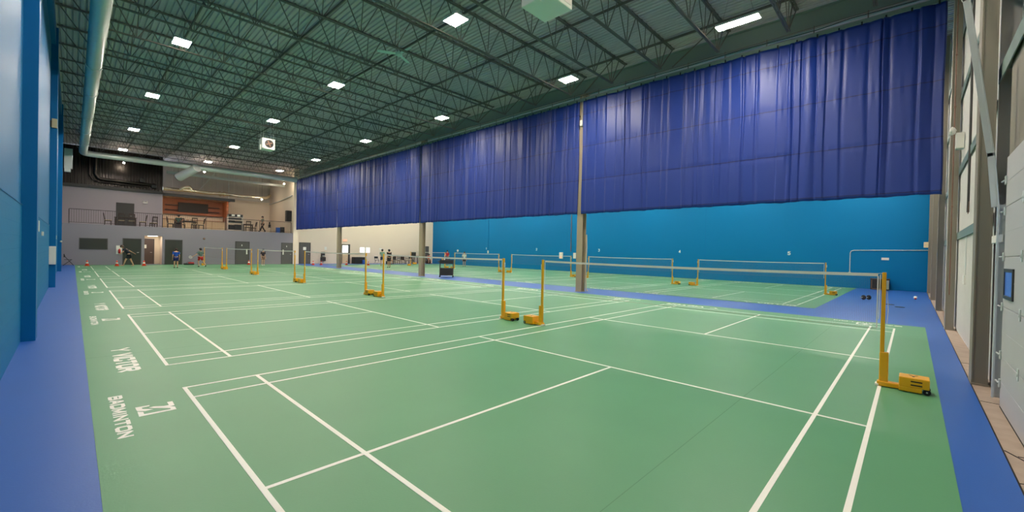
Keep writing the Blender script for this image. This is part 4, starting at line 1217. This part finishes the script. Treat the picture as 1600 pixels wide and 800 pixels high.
for (dx, dy, mm, lb) in ((-0.28, 0.0, 'yellow', 'yellow tube standing in the trolley tray'), (-0.16, 0.05, 'white_p', 'white shuttlecock tube standing in the trolley tray'), (0.18, 0.0, 'darkwood', 'dark container in the trolley tray')):
    c_, s_ = math.cos(math.radians(-40)), math.sin(math.radians(-40))
    px, py = 15.83 + dx*c_ - dy*s_, 21.9 + dx*s_ + dy*c_
    o = MB().lathe([(0.035,0),(0.038,0.01),(0.038,0.38),(0.034,0.39)], c=(px, py, 0.902), n=14).build('shuttle_tube', M[mm]); tag(o, lb, 'tube')
# right side clutter on blue floor
t = thing('storage_crate', 'black crate against the teal wall behind the nearest net post', 'crate', (31.75, 1.08, 0))
b = MB().bbox(-0.3, 0.3, -0.42, 0.42, 0.02, 0.60, 0.02)
b.build('crate_body', M['black'], t)
MB().bbox(-0.32, 0.32, -0.44, 0.44, 0.60, 0.66, 0.015).build('lid', M['frame_grey'], t)
MB().box(-0.33, -0.305, -0.38, -0.34, 0.1, 0.58).box(-0.33, -0.305, 0.34, 0.38, 0.1, 0.58).box(-0.33, -0.305, -0.38, 0.38, 0.04, 0.08).build('corner_strips', M['copper'], t)
def dumbbell(x, y, rz, lb):
    t = thing('dumbbell', lb, 'dumbbell', (x, y, 0.10), rz, 'dumbbells on the blue floor')
    MB().tube([(-0.27, 0, 0), (0.2, 0, 0)], 0.018, 8).build('bar', M['galv'], t)
    for s in (-0.17, 0.07):
        MB().tube([(s, 0, 0), (s+0.02, 0, 0), (s+0.07, 0, 0), (s+0.09, 0, 0)], [0.07, 0.098, 0.098, 0.07], 16).build('plate', M['rubber'], t)
dumbbell(22.85, 1.15, -0.75, 'black plate-loaded dumbbell lying on the blue floor')
for (x, y, lb) in ((21.1, 0.33, 'thin black disc on the blue floor, the one partly behind the net post'), (20.2, 0.02, 'thin black disc on the blue floor, the nearer one right of the net post')):
    o = MB().lathe([(0.13, 0), (0.15, 0.006), (0.14, 0.016), (0.06, 0.02)], c=(x, y, 0), n=20).build('marker_disc', M['black']); tag(o, lb, 'disc')
t = thing('shuttlecock', 'white shuttlecock with a red cork lying near the far corner on blue floor', 'shuttlecock', (24.8, -0.42, 0.07))
MB().lathe([(0.03, -0.06), (0.04, -0.03), (0.035, 0.0)], n=12, M=Matrix.Rotation(1.3, 4, 'Y')).build('cork', M['red'], t)
MB().lathe([(0.035, 0.0), (0.07, 0.13)], n=12, M=Matrix.Rotation(1.3, 4, 'Y')).build('skirt', M['white_p'], t)
t = thing('door_sill_block', 'small wooden wedge at the foot of the far wall columns', 'wedge', (26.4, -0.95, -0.012))
MB().prism([(-0.5,-0.02),(0.5,-0.02),(0.5,0.06),(-0.5,0.06)], 0, 0.10).build('block', M['concrete'], t)

# ------------------------------------------------------------------ people
def skin_mesh(nodes, edges, name, m, parent, sub=1):
    me = bpy.data.meshes.new(name)
    me.from_pydata([n[0] for n in nodes], edges, [])
    o = bpy.data.objects.new(name, me); COL.objects.link(o)
    sk = o.modifiers.new('skin', 'SKIN'); sk.use_smooth_shade = True
    if not me.skin_vertices:
        with bpy.context.temp_override(object=o, active_object=o): pass
    lay = me.skin_vertices[0] if me.skin_vertices else None
    if lay is None:
        bm = bmesh.new(); bm.from_mesh(me); bm.verts.layers.skin.verify(); bm.to_mesh(me); bm.free()
        lay = me.skin_vertices[0]
    for i, n in enumerate(nodes):
        r = n[1]
        lay.data[i].radius = (r, r) if not isinstance(r, tuple) else r
        lay.data[i].use_root = (i == 0)
    ss = o.modifiers.new('sub', 'SUBSURF'); ss.levels = sub; ss.render_levels = sub
    dg = bpy.context.evaluated_depsgraph_get()
    me2 = bpy.data.meshes.new_from_object(o.evaluated_get(dg))
    bpy.data.objects.remove(o)
    me2.name = name; me2.materials.clear(); me2.materials.append(m)
    for p in me2.polygons: p.use_smooth = True
    o2 = bpy.data.objects.new(name, me2); COL.objects.link(o2)
    o2.parent = parent
    return o2

def person(label, loc, face, H, pose, shirt, lower, hair, shoe=(225,225,225), long_pants=False, long_hair=False):
    """pose keys are joint positions in units of body height, facing +y; x to the right"""
    P = dict(pel=(0,0,.53), sp=(0,0,.63), ch=(0,.0,.75), nk=(0,.0,.83), hd=(0,.015,.92),
             shL=(-.105,0,.80), elL=(-.13,-.02,.62), wrL=(-.13,.04,.47), shR=(.105,0,.80), elR=(.13,-.02,.62), wrR=(.13,.04,.47),
             hpL=(-.052,0,.51), knL=(-.058,.01,.28), anL=(-.06,-.01,.045), hpR=(.052,0,.51), knR=(.058,.01,.28), anR=(.06,-.01,.045))
    P.update(pose)
    P = {k: Vector(v)*H for k, v in P.items()}
    t = thing('person', label, 'person', loc, face)
    nodes = []; idx = {}
    def N(k, p, r): idx[k] = len(nodes); nodes.append((tuple(p), r*H)); return idx[k]
    E = []
    N('pel', P['pel'], .062); N('sp', P['sp'], .055); N('ch', P['ch'], .066); N('nk', P['nk'], .028)
    up = (P['hd']-P['nk']).normalized()
    N('hb', P['nk'] + up*0.035*H, .030); N('hd', P['hd'], .052); N('ht', P['hd'] + up*0.045*H, .038)
    E += [(0,1),(1,2),(2,3),(3,idx['hb']),(idx['hb'],idx['hd']),(idx['hd'],idx['ht'])]
    fdir = Vector((0,1,0))
    for S in 'LR':
        N('sh'+S, P['sh'+S], .032); N('el'+S, P['el'+S], .021); N('wr'+S, P['wr'+S], .014)
        E += [(idx['ch'], idx['sh'+S]), (idx['sh'+S], idx['el'+S]), (idx['el'+S], idx['wr'+S])]
        d = (P['wr'+S]-P['el'+S]).normalized()
        side = d.cross(fdir); side = side.normalized() if side.length > .1 else Vector((1,0,0))
        N('pm'+S, P['wr'+S] + d*.035*H, .015); E.append((idx['wr'+S], idx['pm'+S]))
        for q in range(4):
            o_ = side*(q-1.5)*.0085*H
            L = (.036, .042, .039, .030)[q]*H
            a = N('f%d%s' % (q, S), P['wr'+S] + d*.052*H + o_, .005)
            b_ = N('g%d%s' % (q, S), P['wr'+S] + d*(.052*H + L*.8) + o_ + fdir*.008*H, .0042)
            E += [(idx['pm'+S], a), (a, b_)]
        a = N('th'+S, P['wr'+S] + d*.03*H + fdir*.018*H, .0055); E.append((idx['pm'+S], a))
        N('hp'+S, P['hp'+S], .048); N('kn'+S, P['kn'+S], .034); N('cf'+S, P['kn'+S].lerp(P['an'+S], .35), .030); N('an'+S, P['an'+S], .018)
        E += [(idx['pel'], idx['hp'+S]), (idx['hp'+S], idx['kn'+S]), (idx['kn'+S], idx['cf'+S]), (idx['cf'+S], idx['an'+S])]
        shin = (P['an'+S]-P['kn'+S]).normalized()
        fw_ = Vector((0,1,0)) - shin*shin.y; fw_ = fw_.normalized()
        if fw_.z < -0.2 and abs(P['an'+S].z) < .08*H: fw_ = Vector((0,1,0))
        P['toe'+S] = P['an'+S] + fw_*.085*H + (shin*.02*H)
        N('to'+S, P['toe'+S], .016); E.append((idx['an'+S], idx['to'+S]))
    body = skin_mesh(nodes, E, 'body', M['skin'], t)
    # face
    hd = P['hd']; R_ = .058*H
    rot = Vector((0,0,1)).rotation_difference(up).to_matrix().to_4x4()
    def HP(x, y, z): return hd + (rot @ Vector((x, y, z)))*H
    MB().ell(HP(0,.062,-.004), (.007*H,.012*H,.012*H), 8, 6).build('nose', M['skin'], t)
    for sx in (-.055, .055): MB().ell(HP(sx,0,0), (.006*H,.010*H,.016*H), 8, 6).build('ear', M['skin'], t)
    for sx in (-.021, .021): MB().ell(HP(sx,.050,.010), (.007*H,.005*H,.004*H), 8, 5).build('eye', M['hair'], t)
    mo = MB(); mo.ell(HP(0,.050,-.030), (.014*H,.005*H,.003*H), 8, 5); mo.build('mouth', M['red'], t)
    hm = MB()
    hm.ell(HP(0,-.012,.022), (.060*H,.062*H,.056*H), 14, 10, rot)
    hm.ell(HP(0,-.026,-.005), (.055*H,.044*H,.052*H), 14, 10, rot)
    if long_hair: hm.ell(HP(0,-.055,-.04), (.03*H,.025*H,.08*H), 10, 8, rot)
    hm.build('hair', M[hair], t)
    # shirt
    ms = mat('shirt_cloth', shirt, rough=0.8)
    g = .010
    n2 = [(tuple(P['pel'] + (P['sp']-P['pel'])*0.05), (.066+g)*H), (tuple(P['sp']), (.060+g)*H), (tuple(P['ch']), (.070+g)*H), (tuple(P['ch'].lerp(P['nk'], .45)), (.046+g)*H)]
    e2 = [(0,1),(1,2),(2,3)]
    for S in 'LR':
        a = len(n2); n2.append((tuple(P['sh'+S]), (.034+g)*H)); n2.append((tuple(P['sh'+S].lerp(P['el'+S], .72)), (.030+g)*H)); e2 += [(2,a),(a,a+1)]
    skin_mesh(n2, e2, 'shirt', ms, t)
    mp_ = mat('shorts_cloth', lower, rough=0.8)
    n3 = [(tuple(P['pel']), (.066+g)*H)]
    e3 = []
    for S in 'LR':
        a = len(n3)
        n3.append((tuple(P['hp'+S] - Vector((0,0,.01*H))), (.050+g)*H))
        if long_pants:
            n3.append((tuple(P['kn'+S]), (.036+g)*H)); n3.append((tuple(P['kn'+S].lerp(P['an'+S], .93)), (.026+g)*H)); e3 += [(0,a),(a,a+1),(a+1,a+2)]
        else:
            n3.append((tuple(P['hp'+S].lerp(P['kn'+S], .75)), (.044+g)*H)); e3 += [(0,a),(a,a+1)]
    skin_mesh(n3, e3, 'trousers' if long_pants else 'shorts', mp_, t)
    mh = mat('shoe_cloth', shoe, rough=0.6)
    for S in 'LR':
        a = P['an'+S]; b_ = P['toe'+S]
        dd = (b_-a).normalized()
        skin_mesh([(tuple(a - dd*.02*H), .024*H), (tuple(a + dd*.03*H), .025*H), (tuple(b_ + dd*.01*H), .020*H)], [(0,1),(1,2)], 'shoe', mh, t)
    return t

# direction towards the camera is about rz such that +y faces it
person('person leaning forward mid-lunge in a dark top and shorts beside the dark door', (1.92, 42.4, 0.003), math.radians(80), 1.74,
       dict(pel=(0,-.05,.50), sp=(0,-.01,.60), ch=(0,.07,.70), nk=(0,.12,.77), hd=(0,.18,.84), shL=(-.10,.09,.74), shR=(.10,.07,.75),
            elL=(-.17,.13,.62), wrL=(-.14,.20,.54), elR=(.16,-.06,.66), wrR=(.15,-.19,.57), hpL=(-.05,-.05,.48), hpR=(.05,-.05,.48),
            knL=(-.06,.06,.28), anL=(-.06,.12,.05), knR=(.06,-.10,.27), anR=(.06,-.19,.05)), (26,30,44), (24,26,34), 'hair_brown', (206,160,130))
person('child in a bright blue shirt and navy shorts standing with back to the camera', (4.28, 38.9, 0.003), math.radians(0), 1.46, dict(), (28,84,190), (22,34,96), 'hair_brown', (50,54,60))
tl = person('child in a grey-green shirt and red shorts striding with a racket', (5.84, 39.6, 0.003), math.radians(25), 1.50,
       dict(elR=(.15,-.04,.64), wrR=(.18,.06,.55), elL=(-.20,.02,.66), wrL=(-.30,.08,.58), knL=(-.06,.07,.30), anL=(-.05,.02,.06), knR=(.10,-.04,.30), anR=(.16,-.16,.10)), (92,116,106), (206,36,26), 'hair', (40,44,48))
person('small distant person in a dark shirt seen through the fourth net', (10.9, 42.5, 0.003), math.radians(200), 1.50, dict(), (44,28,36), (150,110,96), 'hair', (230,226,220))
person('person standing in a pale green shirt, left of the pair by the white wall', (20.6, 38.9, 0.003), math.radians(-30), 1.74, dict(elL=(-.12,.02,.64), wrL=(-.08,.12,.60)), (140,170,146), (30,44,80), 'hair', (200,160,140))
person('person standing in a dark shirt, right of the pair by the white wall', (19.37, 35.4, 0.003), math.radians(10), 1.74, dict(), (42,34,40), (36,26,32), 'hair', (60,56,60))
person('standing person in a red shirt behind the black trolley', (30.2, 40.8, 0.003), math.radians(100), 1.80, dict(elR=(.13,.04,.66), wrR=(.10,.16,.62)), (190,44,56), (46,34,60), 'hair', (90,90,100))
person('person in a white shirt and dark shorts before the teal wall', (28.4, 35.4, 0.003), math.radians(150), 1.66, dict(), (222,220,214), (34,36,48), 'hair_brown', (50,50,50))
sit = dict(pel=(0,0,.29), sp=(0,.02,.39), ch=(0,.05,.50), nk=(0,.07,.58), hd=(0,.09,.67), shL=(-.10,.05,.555), shR=(.10,.05,.555), elL=(-.14,.10,.41), elR=(.14,.10,.41), wrL=(-.09,.22,.34), wrR=(.09,.22,.34),
           hpL=(-.055,.02,.275), hpR=(.055,.02,.275), knL=(-.09,.25,.29), knR=(.09,.25,.29), anL=(-.09,.27,.045), anR=(.09,.27,.045))
person('seated person in an orange top against the corner by the grey door', (30.4, 45.0, 0.0), math.radians(170), 1.70, sit, (226,84,40), (44,36,44), 'hair', (60,40,50))
o = MB().bbox(30.15, 30.65, 44.85, 45.25, 0.0, 0.36, 0.02).build('bench_box', M['darkwood']); tag(o, 'low dark box carrying the seated person in orange', 'box')
person('seated person in a brown-orange top beside the pair at the white wall', (24.3, 44.2, 0.0), math.radians(200), 1.70, sit, (196,120,80), (50,36,34), 'hair', (60,50,50))
o = MB().bbox(24.1, 24.55, 44.0, 44.45, 0.0, 0.36, 0.02).build('bench_box', M['black']); tag(o, 'low black box carrying the seated person in brown', 'box')
person('person in a grey shirt and dark trousers walking on the mezzanine', (12.02, 46.9, ZM), math.radians(90), 1.62,
       dict(knL=(-.05,.08,.28), anL=(-.05,.15,.05), knR=(.05,-.02,.29), anR=(.05,-.17,.07), elR=(.13,.05,.64), wrR=(.12,.14,.72)), (128,130,116), (28,26,28), 'hair', (40,40,40), long_pants=True)
person('person in a dark teal shirt seated at the mezzanine table by the bar', (5.42, 46.62, ZM), math.radians(-20), 1.66, sit, (52,74,66), (36,30,34), 'hair', (200,200,196))
o = MB().bbox(5.2, 5.64, 46.42, 46.82, ZM, ZM+0.36, 0.02).build('bench_box', M['darkwood']); tag(o, 'low dark stool under the person seated at the bar table', 'stool')

# racket of the striding child
t = thing('badminton_racket', 'white badminton racket held by the child in red shorts', 'racket', (5.84, 39.6, 0.0), math.radians(25))
ring = [( -0.62 + 0.12*math.cos(a), 0.16+0.03*math.sin(a), 0.80 + 0.10*math.sin(a)) for a in [2*PI*k/20 for k in range(21)]]
MB().tube(ring, 0.006, 6).build('frame', M['white_p'], t)
MB().tube([(-0.47, 0.14, 0.84), (-0.50, 0.15, 0.82)], 0.012, 8).tube([(-0.46, 0.12, 0.86), (-0.50, 0.15, 0.82)], 0.010, 8).build('handle', M['white_p'], t)
st = MB()
for k in range(-4, 5):
    st.bar((-0.62+0.024*k, 0.16, 0.80-0.09*math.sqrt(1-(k/5)**2)), (-0.62+0.024*k, 0.16, 0.80+0.09*math.sqrt(1-(k/5)**2)), 0.003, 0.003)
    st.bar((-0.62-0.11*math.sqrt(1-(k/5)**2), 0.16, 0.80+0.02*k), (-0.62+0.11*math.sqrt(1-(k/5)**2), 0.16, 0.80+0.02*k), 0.003, 0.003)
st.build('strings', M['white_p'], t)
